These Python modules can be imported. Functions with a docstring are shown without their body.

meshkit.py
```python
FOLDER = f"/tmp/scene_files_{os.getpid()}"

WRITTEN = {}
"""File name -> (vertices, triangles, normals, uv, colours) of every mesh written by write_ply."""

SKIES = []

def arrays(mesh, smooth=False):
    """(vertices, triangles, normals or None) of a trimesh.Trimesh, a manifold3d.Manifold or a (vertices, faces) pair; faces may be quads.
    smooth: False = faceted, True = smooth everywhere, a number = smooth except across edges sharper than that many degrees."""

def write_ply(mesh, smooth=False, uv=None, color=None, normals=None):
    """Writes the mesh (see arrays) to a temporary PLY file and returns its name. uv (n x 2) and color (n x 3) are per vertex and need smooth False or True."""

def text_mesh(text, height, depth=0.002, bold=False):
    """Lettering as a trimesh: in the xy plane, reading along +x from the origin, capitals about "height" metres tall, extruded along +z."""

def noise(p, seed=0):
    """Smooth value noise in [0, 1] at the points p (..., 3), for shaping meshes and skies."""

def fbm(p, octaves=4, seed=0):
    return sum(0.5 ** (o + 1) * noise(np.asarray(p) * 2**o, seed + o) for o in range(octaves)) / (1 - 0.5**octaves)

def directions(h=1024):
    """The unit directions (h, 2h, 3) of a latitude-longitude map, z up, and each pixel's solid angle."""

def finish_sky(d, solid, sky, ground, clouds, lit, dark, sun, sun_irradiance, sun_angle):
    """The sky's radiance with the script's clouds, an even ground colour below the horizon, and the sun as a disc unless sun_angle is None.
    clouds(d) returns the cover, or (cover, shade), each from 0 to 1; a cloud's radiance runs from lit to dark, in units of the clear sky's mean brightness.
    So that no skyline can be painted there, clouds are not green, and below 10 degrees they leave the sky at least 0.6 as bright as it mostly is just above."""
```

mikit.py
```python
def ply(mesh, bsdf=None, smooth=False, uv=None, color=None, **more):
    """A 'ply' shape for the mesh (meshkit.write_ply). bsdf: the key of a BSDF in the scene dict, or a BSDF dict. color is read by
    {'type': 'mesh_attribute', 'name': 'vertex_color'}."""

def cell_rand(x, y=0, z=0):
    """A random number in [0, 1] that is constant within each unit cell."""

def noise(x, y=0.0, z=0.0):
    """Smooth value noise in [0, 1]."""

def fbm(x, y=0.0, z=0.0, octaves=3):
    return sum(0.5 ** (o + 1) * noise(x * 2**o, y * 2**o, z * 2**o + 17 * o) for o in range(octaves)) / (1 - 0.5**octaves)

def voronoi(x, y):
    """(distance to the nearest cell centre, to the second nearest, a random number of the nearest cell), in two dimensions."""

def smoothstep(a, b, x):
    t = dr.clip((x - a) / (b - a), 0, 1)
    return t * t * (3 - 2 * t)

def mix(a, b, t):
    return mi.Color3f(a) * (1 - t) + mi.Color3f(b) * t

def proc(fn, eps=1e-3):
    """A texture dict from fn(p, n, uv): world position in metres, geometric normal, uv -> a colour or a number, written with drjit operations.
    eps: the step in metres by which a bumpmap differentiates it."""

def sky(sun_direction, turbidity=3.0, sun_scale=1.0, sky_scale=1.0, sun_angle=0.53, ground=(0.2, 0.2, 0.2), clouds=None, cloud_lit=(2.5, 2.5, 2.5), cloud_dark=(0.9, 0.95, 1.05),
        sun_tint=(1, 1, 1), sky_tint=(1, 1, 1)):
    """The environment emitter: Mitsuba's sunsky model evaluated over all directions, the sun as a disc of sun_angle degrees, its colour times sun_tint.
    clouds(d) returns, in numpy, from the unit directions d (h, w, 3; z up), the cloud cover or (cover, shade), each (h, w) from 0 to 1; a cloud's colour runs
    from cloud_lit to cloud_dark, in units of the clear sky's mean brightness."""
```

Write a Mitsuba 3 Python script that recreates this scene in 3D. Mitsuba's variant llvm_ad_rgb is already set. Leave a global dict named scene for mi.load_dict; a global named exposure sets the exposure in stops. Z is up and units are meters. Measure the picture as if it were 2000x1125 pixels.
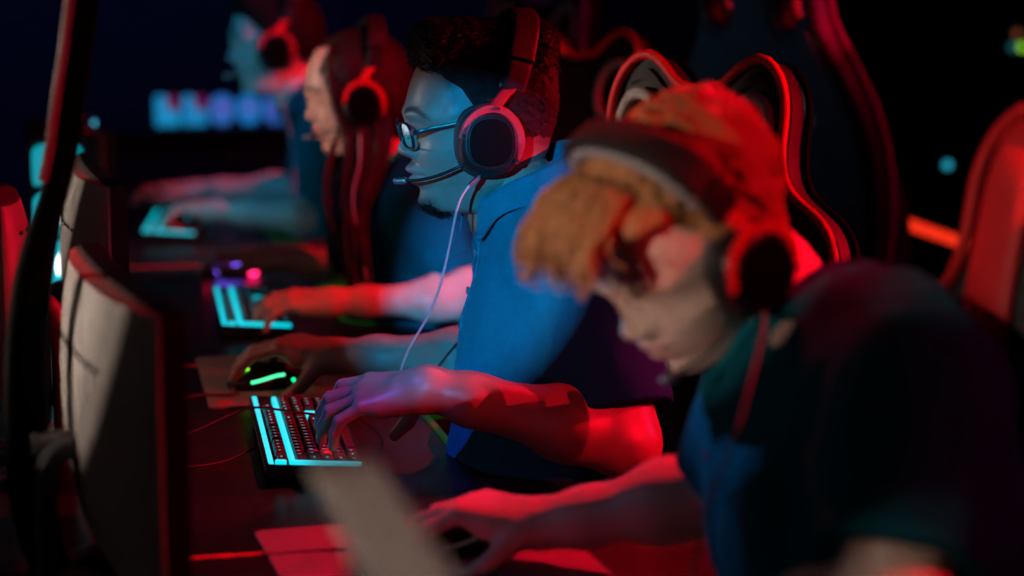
import math
import numpy as np
import trimesh
import manifold3d
import mitsuba as mi
import drjit as dr
import mikit
import meshkit
from shapely.geometry import Polygon, Point, box as sbox
from scipy.interpolate import PchipInterpolator
from scipy.spatial import cKDTree

T = mi.ScalarTransform4f
scene, labels = {}, {}
rng = np.random.default_rng(7)

# ------------------------------------------------------------------ camera, lights, exposure
EYE = np.array([0.0, 0.0, 1.44])
YAW, PITCH = math.radians(13.2), math.radians(9.52)
FWD = np.array([math.sin(YAW) * math.cos(PITCH), math.cos(YAW) * math.cos(PITCH), -math.sin(PITCH)])
scene['camera'] = {'type': 'thinlens', 'fov': 28.0725, 'fov_axis': 'x', 'near_clip': 0.05, 'far_clip': 100.0,
                   'aperture_radius': 0.019, 'focus_distance': 2.80,
                   'to_world': T().look_at(origin=EYE.tolist(), target=(EYE + FWD).tolist(), up=[0, 0, 1])}
exposure = 0.0

# strength of added unseen lamps (housings further down), screens and LEDs
RED_TUBE = (16.0, 0.08, 0.4)
RED_SPOT = (13.0, 0.03, 0.28)
BLUE_SPOT = (0.1, 9.6, 22.5)
WARM_SPOT = (8.0, 6.2, 5.0)
SCREEN_BLUE = (0.03, 0.14, 0.28)
SCREEN_WARM = (0.8, 0.36, 0.26)
SCREEN_CYAN = (0.1, 0.8, 1.1)
CYAN_LED = (0.0, 0.85, 1.05)


# ------------------------------------------------------------------ helpers
def V(*a):
    return np.array(a if len(a) > 1 else a[0], float)


def unit(v):
    v = np.asarray(v, float)
    return v / np.linalg.norm(v)


def numbered(name):
    used = lambda k: k in scene or k in labels or any(x.startswith(k + '__') for x in scene)
    if not used(name):
        return name
    i = 1
    while used(f'{name}_{i:03d}'):
        i += 1
    return f'{name}_{i:03d}'


def obj(name, mesh, mat, parent=None, smooth=30, label=None, emit=None, pick=.4, **kw):
    """One entry of the scene; returns its key."""
    key = numbered(f'{parent}__{name}' if parent else name)
    d = mesh if isinstance(mesh, dict) else mikit.ply(mesh, mat, smooth=smooth, **kw)
    if emit is not None:
        d = {**d, 'emitter': {'type': 'area', 'radiance': {'type': 'rgb', 'value': [float(e) for e in emit]}, 'sampling_weight': float(pick)}}
    scene[key] = d
    if label:
        labels[key] = {'label': label}
    return key


def thing(name, label, cat, group=None):
    key = numbered(name)
    labels[key] = {'label': label, 'category': cat}
    if group:
        labels[key]['group'] = group
    return key


def tag(key, label, cat, group=None):
    labels[key] = {'label': label, 'category': cat}
    if group:
        labels[key]['group'] = group
    return key


def struct(name, mesh, mat, smooth=False, parent=None):
    k = obj(name, mesh, mat, parent, smooth)
    if not parent:
        labels[k] = {'kind': 'structure'}
    return k


def frame(x=None, z=None, o=(0, 0, 0)):
    """4x4 with columns x, y, z (x exact, z nearest) at o."""
    x = unit(x)
    z = unit(np.asarray(z, float) - np.dot(z, x) * x)
    m = np.eye(4)
    m[:3, 0], m[:3, 1], m[:3, 2], m[:3, 3] = x, np.cross(z, x), z, o
    return m


def pose(loc, rz=0.0, ry=0.0):
    return trimesh.transformations.translation_matrix(loc) @ trimesh.transformations.rotation_matrix(rz, [0, 0, 1]) @ trimesh.transformations.rotation_matrix(ry, [0, 1, 0])


def mv(mesh, m):
    mesh = mesh.copy()
    mesh.apply_transform(m)
    return mesh


def cat(*ms):
    ms = [m for x in ms for m in (x if isinstance(x, (list, tuple)) else [x])]
    return trimesh.util.concatenate(ms)


def rbox(sx, sy, sz, c=(0, 0, 0), b=0.004):
    """A box with chamfered edges."""
    b = min(b, 0.45 * min(sx, sy, sz))
    pts = []
    for ix in (-1, 1):
        for iy in (-1, 1):
            for iz in (-1, 1):
                x, y, z = ix * sx / 2, iy * sy / 2, iz * sz / 2
                pts += [(x - ix * b, y - iy * b, z), (x - ix * b, y, z - iz * b), (x, y - iy * b, z - iz * b)]
    m = trimesh.Trimesh(np.array(pts), process=False).convex_hull
    m.apply_translation(c)
    return m


def tube(path, r, sides=10, closed=False, caps=True, flat=None, up=None):
    """A swept tube along path (n x 3) with radius r (number or per point). flat=(a,b): elliptical section a (sideways), b (along up)."""
    p = np.asarray(path, float)
    n = len(p)
    r = np.broadcast_to(np.asarray(r, float), (n,))
    t = (np.roll(p, -1, 0) - np.roll(p, 1, 0)) if closed else np.gradient(p, axis=0)
    t /= np.linalg.norm(t, axis=1, keepdims=True) + 1e-12
    if up is None:
        a = np.cross(t[0], [0, 0, 1.0] if abs(t[0][2]) < 0.9 else [1.0, 0, 0])
        A = []
        for k in range(n):
            a = a - np.dot(a, t[k]) * t[k]
            a /= np.linalg.norm(a) + 1e-12
            A.append(a)
        A = np.array(A)
        B = np.cross(t, A)
    else:
        u = np.broadcast_to(np.asarray(up, float), (n, 3))
        A = np.cross(t, u)
        A /= np.linalg.norm(A, axis=1, keepdims=True) + 1e-12
        B = np.cross(A, t)
    ang = np.arange(sides) * 2 * np.pi / sides
    ca, cb = np.cos(ang), np.sin(ang)
    if flat is not None:
        e = flat[2] if len(flat) > 2 else 0.6
        ca, cb = flat[0] * np.sign(ca) * np.abs(ca) ** e, flat[1] * np.sign(cb) * np.abs(cb) ** e
    v = (p[:, None] + r[:, None, None] * (ca[None, :, None] * A[:, None] + cb[None, :, None] * B[:, None])).reshape(-1, 3)
    i, j = np.meshgrid(np.arange(n if closed else n - 1), np.arange(sides), indexing='ij')
    i2, j2 = (i + 1) % n, (j + 1) % sides
    q = np.stack([i * sides + j, i * sides + j2, i2 * sides + j2, i2 * sides + j], -1).reshape(-1, 4)
    f = np.vstack([q[:, [0, 1, 2]], q[:, [0, 2, 3]]])
    if caps and not closed:
        k = len(v)
        v = np.vstack([v, p[0], p[-1]])
        s = np.arange(sides)
        f = np.vstack([f, np.stack([np.full(sides, k), (s + 1) % sides, s], 1), np.stack([np.full(sides, k + 1), (n - 1) * sides + s, (n - 1) * sides + (s + 1) % sides], 1)])
    return trimesh.Trimesh(v, f, process=False)


def spline(pts, n=40, closed=False):
    p = np.asarray(pts, float)
    from scipy.interpolate import CubicSpline
    if closed:
        p = np.vstack([p, p[:1]])
    s = np.r_[0, np.cumsum(np.linalg.norm(np.diff(p, axis=0), axis=1))]
    c = CubicSpline(s, p, bc_type='periodic' if closed else 'natural')
    return c(np.linspace(0, s[-1], n, endpoint=not closed))


def grid_faces(n, m, wrap=False):
    i, j = np.meshgrid(np.arange(n - 1), np.arange(m if wrap else m - 1), indexing='ij')
    j2 = (j + 1) % m
    q = np.stack([i * m + j, i * m + j2, (i + 1) * m + j2, (i + 1) * m + j], -1).reshape(-1, 4)
    return np.vstack([q[:, [0, 1, 2]], q[:, [0, 2, 3]]])


def lathe(profile, n=40):
    """profile (r, z) from bottom to top, revolved about z."""
    p = np.asarray(profile, float)
    ang = np.linspace(0, 2 * np.pi, n, endpoint=False)
    v = np.stack([p[:, None, 0] * np.cos(ang), p[:, None, 0] * np.sin(ang), np.repeat(p[:, 1:2], n, 1)], -1).reshape(-1, 3)
    f = grid_faces(len(p), n, True)
    m = trimesh.Trimesh(v, f, process=False)
    m.merge_vertices()
    m.update_faces(m.nondegenerate_faces())
    m.fix_normals()
    return m


def extrude(poly, h, c=0.0):
    """Extrude a shapely polygon by h with a chamfer c on both rims."""
    if c <= 0:
        return trimesh.creation.extrude_polygon(poly, h, engine='earcut')
    cs = manifold3d.CrossSection([np.array(poly.exterior.coords)[:-1]] + [np.array(r.coords)[:-1] for r in poly.interiors], manifold3d.FillRule.EvenOdd)
    inner = cs.offset(-c, manifold3d.JoinType.Round, 2.0, 24)
    steps = [(inner, 0, h), (cs.offset(-c * 0.3, manifold3d.JoinType.Round, 2.0, 24), c * 0.3, h - 2 * c * 0.3), (cs, c, h - 2 * c)]
    m = manifold3d.Manifold.batch_boolean([x.extrude(hh).translate([0, 0, z]) for x, z, hh in steps], manifold3d.OpType.Add)
    return to_tri(m)


def to_tri(m):
    k = m.to_mesh()
    return trimesh.Trimesh(np.array(k.vert_properties[:, :3]), np.array(k.tri_verts), process=False)


def to_man(t):
    m = manifold3d.Manifold(manifold3d.Mesh(np.asarray(t.vertices, np.float32), np.asarray(t.faces, np.uint32)))
    return m


# ------------------------------------------------------------------ smooth solids: signed distances, meshed by surface nets
def cap(a, b, ra, rb, cut=()):
    return ('cap', V(a), V(b), ra, rb, cut)


def ell(c, r, R=None, cut=()):
    return ('ell', V(c), V(r), np.eye(3) if R is None else np.asarray(R, float), None, cut)


def rb(c, half, r, R=None, cut=()):
    return ('rb', V(c), V(half), np.eye(3) if R is None else np.asarray(R, float), r, cut)


def prim_bounds(p):
    if p[0] == 'cap':
        r = max(p[3], p[4])
        return np.minimum(p[1], p[2]) - r, np.maximum(p[1], p[2]) + r
    r = np.max(p[2]) + (p[4] or 0)
    if p[0] == 'rb':
        r = np.linalg.norm(p[2]) + p[4]
    return p[1] - r, p[1] + r


def prim_eval(p, q):
    if p[0] == 'cap':
        a, b, ra, rb_ = p[1:5]
        ab = b - a
        t = np.clip((q - a) @ ab / (ab @ ab + 1e-12), 0, 1)
        d = np.linalg.norm(q - a - t[:, None] * ab, axis=1) - (ra + (rb_ - ra) * t)
    elif p[0] == 'ell':
        k = (q - p[1]) @ p[3]
        n = np.linalg.norm(k / p[2], axis=1)
        g = np.linalg.norm(k / p[2] ** 2, axis=1) + 1e-9
        d = n * (n - 1) / g
    else:
        k = np.abs((q - p[1]) @ p[3]) - p[2]
        d = np.linalg.norm(np.maximum(k, 0), axis=1) + np.minimum(k.max(1), 0) - p[4]
    for o, nrm in p[5]:
        d = np.maximum(d, (q - V(o)) @ unit(nrm))
    return d


def smin(a, b, k):
    h = np.maximum(k - np.abs(a - b), 0) / k
    return np.minimum(a, b) - h * h * k * 0.25


def field(groups, q, big):
    """groups: list of (prims, k inside the group, k to the rest)."""
    out = np.full(len(q), big)
    for prims, k, kj in groups:
        g = np.full(len(q), big)
        for p in prims:
            lo, hi = prim_bounds(p)
            m = big * 0.5 + k
            s = np.all((q > lo - m) & (q < hi + m), axis=1)
            if s.any():
                g[s] = smin(g[s], prim_eval(p, q[s]), k)
        out = smin(out, g, kj)
    return out


def solid(groups, h, post=None, pad=0.02):
    """Surface-nets mesh of the smooth union, evaluated in a narrow band only."""
    lo = np.min([prim_bounds(p)[0] for g in groups for p in g[0]], 0) - pad
    hi = np.max([prim_bounds(p)[1] for g in groups for p in g[0]], 0) + pad
    c = 4
    n = np.ceil((hi - lo) / (h * c)).astype(int) + 1
    ax = [lo[i] + (np.arange(n[i]) + 0.5 - 0.5 / c) * h * c for i in range(3)]
    Q = np.stack(np.meshgrid(*ax, indexing='ij'), -1).reshape(-1, 3)
    big = 10 * h * c
    dc = field(groups, Q, big)
    if post is not None:
        near = np.abs(dc) < big * 0.6
        dc[near] = post(Q[near], dc[near])
    dc = dc.reshape(n)
    act = np.abs(dc) < 2.6 * h * c
    D = np.repeat(np.repeat(np.repeat(np.where(dc > 0, 1.0, -1.0).astype(np.float32), c, 0), c, 1), c, 2) * (3 * h)
    A = np.argwhere(act)
    off = np.stack(np.meshgrid(*[np.arange(c)] * 3, indexing='ij'), -1).reshape(-1, 3)
    I = (A[:, None] * c + off[None]).reshape(-1, 3)
    q = lo + I * h
    d = field(groups, q, big)
    if post is not None:
        d = post(q, d)
    D[I[:, 0], I[:, 1], I[:, 2]] = d
    return nets(D, lo, h)


def nets(D, lo, h):
    S = D < 0
    n = np.array(D.shape)
    cs = np.zeros(n - 1, np.uint8)
    for dx in (0, 1):
        for dy in (0, 1):
            for dz in (0, 1):
                cs += S[dx:n[0] - 1 + dx, dy:n[1] - 1 + dy, dz:n[2] - 1 + dz]
    cells = np.argwhere((cs > 0) & (cs < 8))
    idx = np.full(n - 1, -1, np.int64)
    idx[cells[:, 0], cells[:, 1], cells[:, 2]] = np.arange(len(cells))
    acc, cnt = np.zeros((len(cells), 3)), np.zeros(len(cells))
    corners = [np.array(x) for x in np.ndindex(2, 2, 2)]
    for a in corners:
        for k in range(3):
            if a[k]:
                continue
            b = a.copy()
            b[k] = 1
            ia, ib = cells + a, cells + b
            da, db = D[ia[:, 0], ia[:, 1], ia[:, 2]], D[ib[:, 0], ib[:, 1], ib[:, 2]]
            s = (da < 0) != (db < 0)
            t = np.where(s, da / np.where(s, da - db, 1), 0)
            pt = a[None] + t[:, None] * (b - a)[None]
            acc[s] += pt[s]
            cnt[s] += 1
    v = lo + (cells + acc / np.maximum(cnt, 1)[:, None]) * h
    F = []
    for k in range(3):
        a1, a2 = [(1, 2), (2, 0), (0, 1)][k]
        sl0 = [slice(1, -1)] * 3
        sl0[k] = slice(0, -1)
        sl1 = [slice(1, -1)] * 3
        sl1[k] = slice(1, None)
        s0, s1 = S[tuple(sl0)], S[tuple(sl1)]
        e = np.argwhere(s0 != s1)
        if not len(e):
            continue
        flip = s1[e[:, 0], e[:, 1], e[:, 2]]
        base = e.copy()
        for j in (a1, a2):
            base[:, j] += 1
        o1, o2 = np.zeros(3, int), np.zeros(3, int)
        o1[a1], o2[a2] = 1, 1
        g = lambda c: idx[c[:, 0], c[:, 1], c[:, 2]]
        q = np.stack([g(base - o1 - o2), g(base - o2), g(base), g(base - o1)], 1)
        q[flip] = q[flip][:, ::-1]
        F.append(q)
    F = np.vstack(F)
    F = np.vstack([F[:, [0, 1, 2]], F[:, [0, 2, 3]]])
    return trimesh.Trimesh(v, F, process=False)


def taubin(m, it=6):
    from scipy.sparse import coo_matrix
    v, f = np.array(m.vertices), np.asarray(m.faces)
    e = np.vstack([f[:, [0, 1]], f[:, [1, 2]], f[:, [2, 0]]])
    e = np.vstack([e, e[:, ::-1]])
    A = coo_matrix((np.ones(len(e)), (e[:, 0], e[:, 1])), shape=(len(v), len(v))).tocsr()
    A.data[:] = 1.0
    w = 1.0 / np.maximum(np.asarray(A.sum(1)).ravel(), 1)
    for _ in range(it):
        for k in (0.5, -0.52):
            v = v + k * ((A @ v) * w[:, None] - v)
    return trimesh.Trimesh(v, f, process=False)


# ------------------------------------------------------------------ materials
def rgb(*c):
    return {'type': 'rgb', 'value': list(c)}


def prin(color, rough=0.5, metallic=0.0, spec=0.5, **kw):
    return {'type': 'twosided', 'bsdf': {'type': 'principled', 'base_color': color if isinstance(color, dict) else rgb(*color), 'roughness': rough, 'metallic': metallic, 'specular': spec, **kw}}


VC = {'type': 'mesh_attribute', 'name': 'vertex_color'}
pique = lambda p, n, uv: 0.5 + 0.5 * dr.sin(p.y * 5200) * dr.sin(p.z * 5200) * dr.sin(p.x * 5200)
MATS = {
    'skin': prin(VC, 0.42, spec=0.45),

    'hair_black': prin((0.0045, 0.0036, 0.0036), 0.75, spec=0.12),
    'hair_brown': prin((0.014, 0.010, 0.008), 0.55, spec=0.25),
    'hair_ginger': prin((0.36, 0.15, 0.06), 0.55, spec=0.25),
    'trousers': prin((0.012, 0.013, 0.018), 0.85),
    'black_plastic': prin((0.004, 0.004, 0.0045), 0.38, spec=0.35),
    'black_gloss': prin((0.010, 0.010, 0.011), 0.16),
    'black_matte': prin((0.0008, 0.0008, 0.0009), 0.7, spec=0.04),
    'leather': prin((0.018, 0.015, 0.016), 0.55, spec=0.2),
    'leather_mid': prin((0.20, 0.18, 0.19), 0.5, spec=0.3),  # headband cushion paled to carry the light falling on it
    'leather_worn': prin((0.038, 0.038, 0.037), 0.5, spec=0.3),  # lighter copy of leather, paled for the light on the right-hand chair
    'leather_light': prin((0.34, 0.31, 0.29), 0.5),
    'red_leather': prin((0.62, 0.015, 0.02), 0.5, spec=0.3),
    'red_metal': prin((0.60, 0.008, 0.014), 0.42, spec=0.3),
    'steel': prin((0.55, 0.55, 0.56), 0.3, metallic=1.0),
    'grey_shell': prin((0.30, 0.285, 0.27), 0.5),
    'grey_dark': prin((0.05, 0.05, 0.052), 0.5),
    'eye_white': prin((0.62, 0.6, 0.57), 0.15),
    'iris': prin((0.02, 0.012, 0.008), 0.12),
    'button': prin((0.03, 0.06, 0.08), 0.3),
    'lens': {'type': 'thindielectric', 'int_ior': 1.12},
    'pad_cloth': prin((0.13, 0.12, 0.125), 0.85, spec=0.2),
    'red_print': prin((0.30, 0.015, 0.02), 0.7),
    'key_black': prin((0.022, 0.014, 0.015), 0.42),
    'key_red': prin((0.60, 0.02, 0.02), 0.4),
    'led_body': prin((0.02, 0.04, 0.045), 0.5, spec=0.2),
    'cable_red': prin((0.10, 0.008, 0.010), 0.6, spec=0.2),
    'cable_black': prin((0.014, 0.014, 0.016), 0.4),
    'cable_grey': prin((0.30, 0.28, 0.29), 0.4),
    'green_trim': prin((0.03, 0.22, 0.015), 0.35),
    'purple_trim': prin((0.42, 0.06, 0.50), 0.5),
    'blue_leather': prin((0.02, 0.05, 0.12), 0.5),
    'wall_paint': prin((0.018, 0.018, 0.024), 0.9),
    'floor_dark': prin((0.02, 0.018, 0.02), 0.6),
}
MATS['polo'] = {'type': 'twosided', 'bsdf': {'type': 'bumpmap', 'arbitrary': mikit.proc(pique, 2e-4), 'scale': 0.00012,
                'bsdf': {'type': 'principled', 'base_color': rgb(0.002, 0.080, 0.108), 'roughness': 0.85, 'specular': 0.03, 'sheen': 0.08, 'sheen_tint': 0.5}}}
grain = lambda p, n, uv: mikit.mix((0.0032, 0.0018, 0.0018), (0.009, 0.0044, 0.0042), mikit.fbm(p.x * 5, p.y * 70, p.z * 30, 4))
MATS['desk_wood'] = prin(mikit.proc(grain), 0.34, spec=0.2)
for k, v in MATS.items():
    scene['mat_' + k] = v
M = {k: 'mat_' + k for k in MATS}


# ------------------------------------------------------------------ the head (origin between the ears, X forward, Y left, Z up)
ROWS = dict(
    F=[(.012, .1352), (.045, .131), (.072, .119), (.092, .100), (.103, .079), (.1105, .052), (.1145, .034), (.1070, .015), (.0990, -.008), (.1030, -.029), (.1045, -.044), (.1000, -.060), (.0920, -.073), (.0900, -.088), (.0800, -.1040), (.0560, -.1060), (.0270, -.1080), (.0060, -.128), (-.004, -.165), (-.010, -.20)],
    B=[(.008, .1352), (-.030, .132), (-.056, .118), (-.076, .096), (-.089, .066), (-.094, .036), (-.0935, .018), (-.0915, .002), (-.088, -.016), (-.082, -.032), (-.077, -.041), (-.073, -.049), (-.072, -.056), (-.072, -.063), (-.073, -.071), (-.075, -.080), (-.078, -.092), (-.083, -.115), (-.092, -.155), (-.105, -.19)],
    W=[.003, .041, .060, .0705, .0758, .0775, .0765, .0745, .0730, .0695, .0655, .0610, .0575, .0535, .0490, .0490, .0520, .0545, .0580, .0640],
    E=[2.0, 2.0, 2.0, 2.05, 2.1, 2.15, 2.2, 2.2, 2.15, 2.0, 1.9, 1.85, 1.8, 1.75, 1.8, 2.0, 2.0, 2.0, 2.0, 2.0])
NOSE_Z = [-.06, -.035, -.0315, -.027, -.021, -.015, -.008, 0.0, .010, .018, .028, .05]
NOSE_A = [0, 0, .001, .0115, .0215, .0240, .0212, .0150, .0095, .0055, .0020, 0]


def head_surface(feat, nt=190, nph=200):
    u = np.linspace(0, 19, nt)
    k = np.arange(20)
    F = PchipInterpolator(k, np.array(ROWS['F']))(u)
    B = PchipInterpolator(k, np.array(ROWS['B']))(u)
    W = PchipInterpolator(k, np.array(ROWS['W']))(u) * feat.get('wide', 1.0)
    E = PchipInterpolator(k, np.array(ROWS['E']))(u)
    ph = np.linspace(0, 2 * np.pi, nph, endpoint=False)
    # more columns towards the face
    ph = ph - 0.45 * np.sin(ph)
    c, s = np.cos(ph)[None], np.sin(ph)[None]
    e = np.where(c > 0, E[:, None], 2.1)
    cc, ss = np.sign(c) * np.abs(c) ** (2 / e), np.sign(s) * np.abs(s) ** (2 / e)
    mid, half = (F + B) / 2, (F - B) / 2
    X = mid[:, :1] + half[:, :1] * cc
    Z = mid[:, 1:] + half[:, 1:] * cc
    Y = W[:, None] * ss
    return X, Y, Z, c, u


def head_mesh(feat):
    X, Y, Z, c, u = head_surface(feat)
    front = np.clip((c - 0.05) / 0.4, 0, 1) * np.ones_like(X)
    g = lambda y0, z0, sy, sz: np.exp(-((Y - y0) / sy) ** 2 - ((Z - z0) / sz) ** 2)
    gs = lambda y0, z0, sy, sz: g(y0, z0, sy, sz) + g(-y0, z0, sy, sz)
    nz = PchipInterpolator(NOSE_Z, NOSE_A)(np.clip(Z, -.06, .05)) * feat.get('nose', 1.0)
    nw = np.interp(Z, [-.03, -.018, -.008, .01, .03], [.0130, .0135, .0115, .0080, .0085]) * feat.get('nose_w', 1.0)
    dX = nz * np.exp(-(np.abs(Y) / nw) ** 2.4)
    wn = feat.get('nose_w', 1.0)
    dX += 0.0115 * wn * gs(.0160 * wn, -.0195, .0075, .0075)            # wings of the nose
    dX -= 0.004 * gs(.0085 * wn, -.0300, .0045, .0030)                   # nostrils
    dX += -0.0085 * gs(.030, .012, .0165, .0120)                         # eye sockets
    dX += 0.0068 * gs(.0315, .0125, .0125, .0090)                        # lids over the eyes
    dX -= 0.0028 * gs(.0320, .0105, .0110, .0016)                        # slit between the lids
    dX -= 0.0014 * gs(.0320, .0215, .0130, .0022)                        # crease of the upper lid
    dX += 0.0042 * gs(.028, .0320, .0190, .0075)                         # brow
    dX += 0.0036 * gs(.044, -.018, .0190, .0170)                         # cheek bones
    dX -= 0.0030 * gs(.040, -.052, .0140, .0150)                         # hollow of the cheek
    lw = feat.get('lips', 1.0)
    mz = -.0525 + 0.10 * np.abs(Y) * 0.1
    dX += 0.0076 * lw * np.exp(-(Y / .0225) ** 4 - ((Z + .0445) / .0065) ** 2)
    dX += 0.0080 * lw * np.exp(-(Y / .0200) ** 4 - ((Z + .0610) / .0070) ** 2)
    dX -= 0.0048 * np.exp(-(Y / .0240) ** 4 - ((Z - mz) / .0020) ** 2)   # line of the mouth
    dX -= 0.0022 * gs(.0250, -.0530, .0040, .0050)
    dX -= 0.0018 * np.exp(-(Y / .0035) ** 2 - ((Z + .0345) / .0050) ** 2)  # philtrum
    dX += 0.0060 * feat.get('chin', 1.0) * np.exp(-(Y / .0170) ** 2 - ((Z + .0900) / .0110) ** 2)
    X2 = X + dX * front
    dY = 0.0030 * np.exp(-((X - .060) / .025) ** 2 - ((Z + .014) / .014) ** 2) + 0.0030 * np.exp(-((X + .005) / .025) ** 2 - ((Z + .062) / .016) ** 2)
    Y2 = Y + np.sign(Y) * dY
    nt, nph = X.shape
    v = np.stack([X2, Y2, Z], -1).reshape(-1, 3)
    f = grid_faces(nt, nph, True)
    top, bot = v[:nph].mean(0), v[-nph:].mean(0)
    k = len(v)
    v = np.vstack([v, top, bot])
    j = np.arange(nph)
    f = np.vstack([f, np.stack([np.full(nph, k), (j + 1) % nph, j], 1)[:, ::-1] * 1, np.stack([np.full(nph, k + 1), (nt - 1) * nph + j, (nt - 1) * nph + (j + 1) % nph], 1)[:, ::-1]])
    m = trimesh.Trimesh(v, f, process=False)
    m.fix_normals()
    if m.volume < 0:
        m.invert()
    return m


def head_tone(q, feat):
    """Colour of the skin at points q of the head's own frame: lips, brows, stubble."""
    X, Y, Z = q.T
    base = np.array(feat['tone'])
    n = meshkit.fbm(q * 60, 3, 3)[:, None]
    col = base[None] * (0.88 + 0.24 * n)
    fr = (X > .055)
    w = lambda a: (np.clip(a, 0, 1) * fr)[:, None]
    lip = np.exp(-(Y / .0235) ** 6) * np.maximum(np.exp(-((Z + .0455) / .0055) ** 4), np.exp(-((Z + .0605) / .0065) ** 4))
    col = col * (1 - w(lip)) + np.array(feat['lip']) * w(lip)
    ay = np.abs(Y)
    bz = .0345 + .006 * np.sin(np.clip((ay - .012) / .040, 0, 1) * np.pi) - .004 * np.clip((ay - .04) / .015, 0, 1)
    brow = np.exp(-((Z - bz) / .0042) ** 4) * np.clip((ay - .010) / .004, 0, 1) * np.clip((.056 - ay) / .006, 0, 1)
    col = col * (1 - .85 * w(brow)) + np.array(feat['brow']) * .85 * w(brow)
    if feat.get('beard'):
        b = np.clip((-.0780 - Z) / .012, 0, 1) * np.exp(-(Y / .026) ** 4) * (X > .05) + .6 * np.exp(-((Z + .0350) / .0040) ** 4 - (Y / .026) ** 6)
        b = np.clip(b * (0.55 + 0.9 * (meshkit.noise(q * 700, 5) > .45)), 0, 1) * .8
        col = col * (1 - w(b)) + np.array(feat['brow']) * w(b)
    if feat.get('fade'):
        line = np.interp(X, [-.1, .03, .055, .07, .095], [-.045, -.012, .025, .070, .092])
        b = np.clip((Z - line) / .03, 0, 1) * .93
        col = col * (1 - b[:, None]) + np.array(feat['brow']) * b[:, None]
    return np.clip(col, 0, 1)


def rot_head(yaw, pitch, roll=0.0, scale=1.0, o=(0, 0, 0)):
    """Head looking along -x; yaw > 0 turns it towards -y (its left), pitch > 0 bows it, roll > 0 tips its crown towards its left."""
    y, p, r = map(math.radians, (yaw, pitch, roll))
    f = V(-math.cos(y) * math.cos(p), -math.sin(y) * math.cos(p), -math.sin(p))
    l = V(math.sin(y), -math.cos(y), 0)
    u = np.cross(f, l)
    l, u = l * math.cos(r) - u * math.sin(r), u * math.cos(r) + l * math.sin(r)
    m = np.eye(4)
    m[:3, 0], m[:3, 1], m[:3, 2], m[:3, 3] = f * scale, l * scale, u * scale, o
    return m


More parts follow.
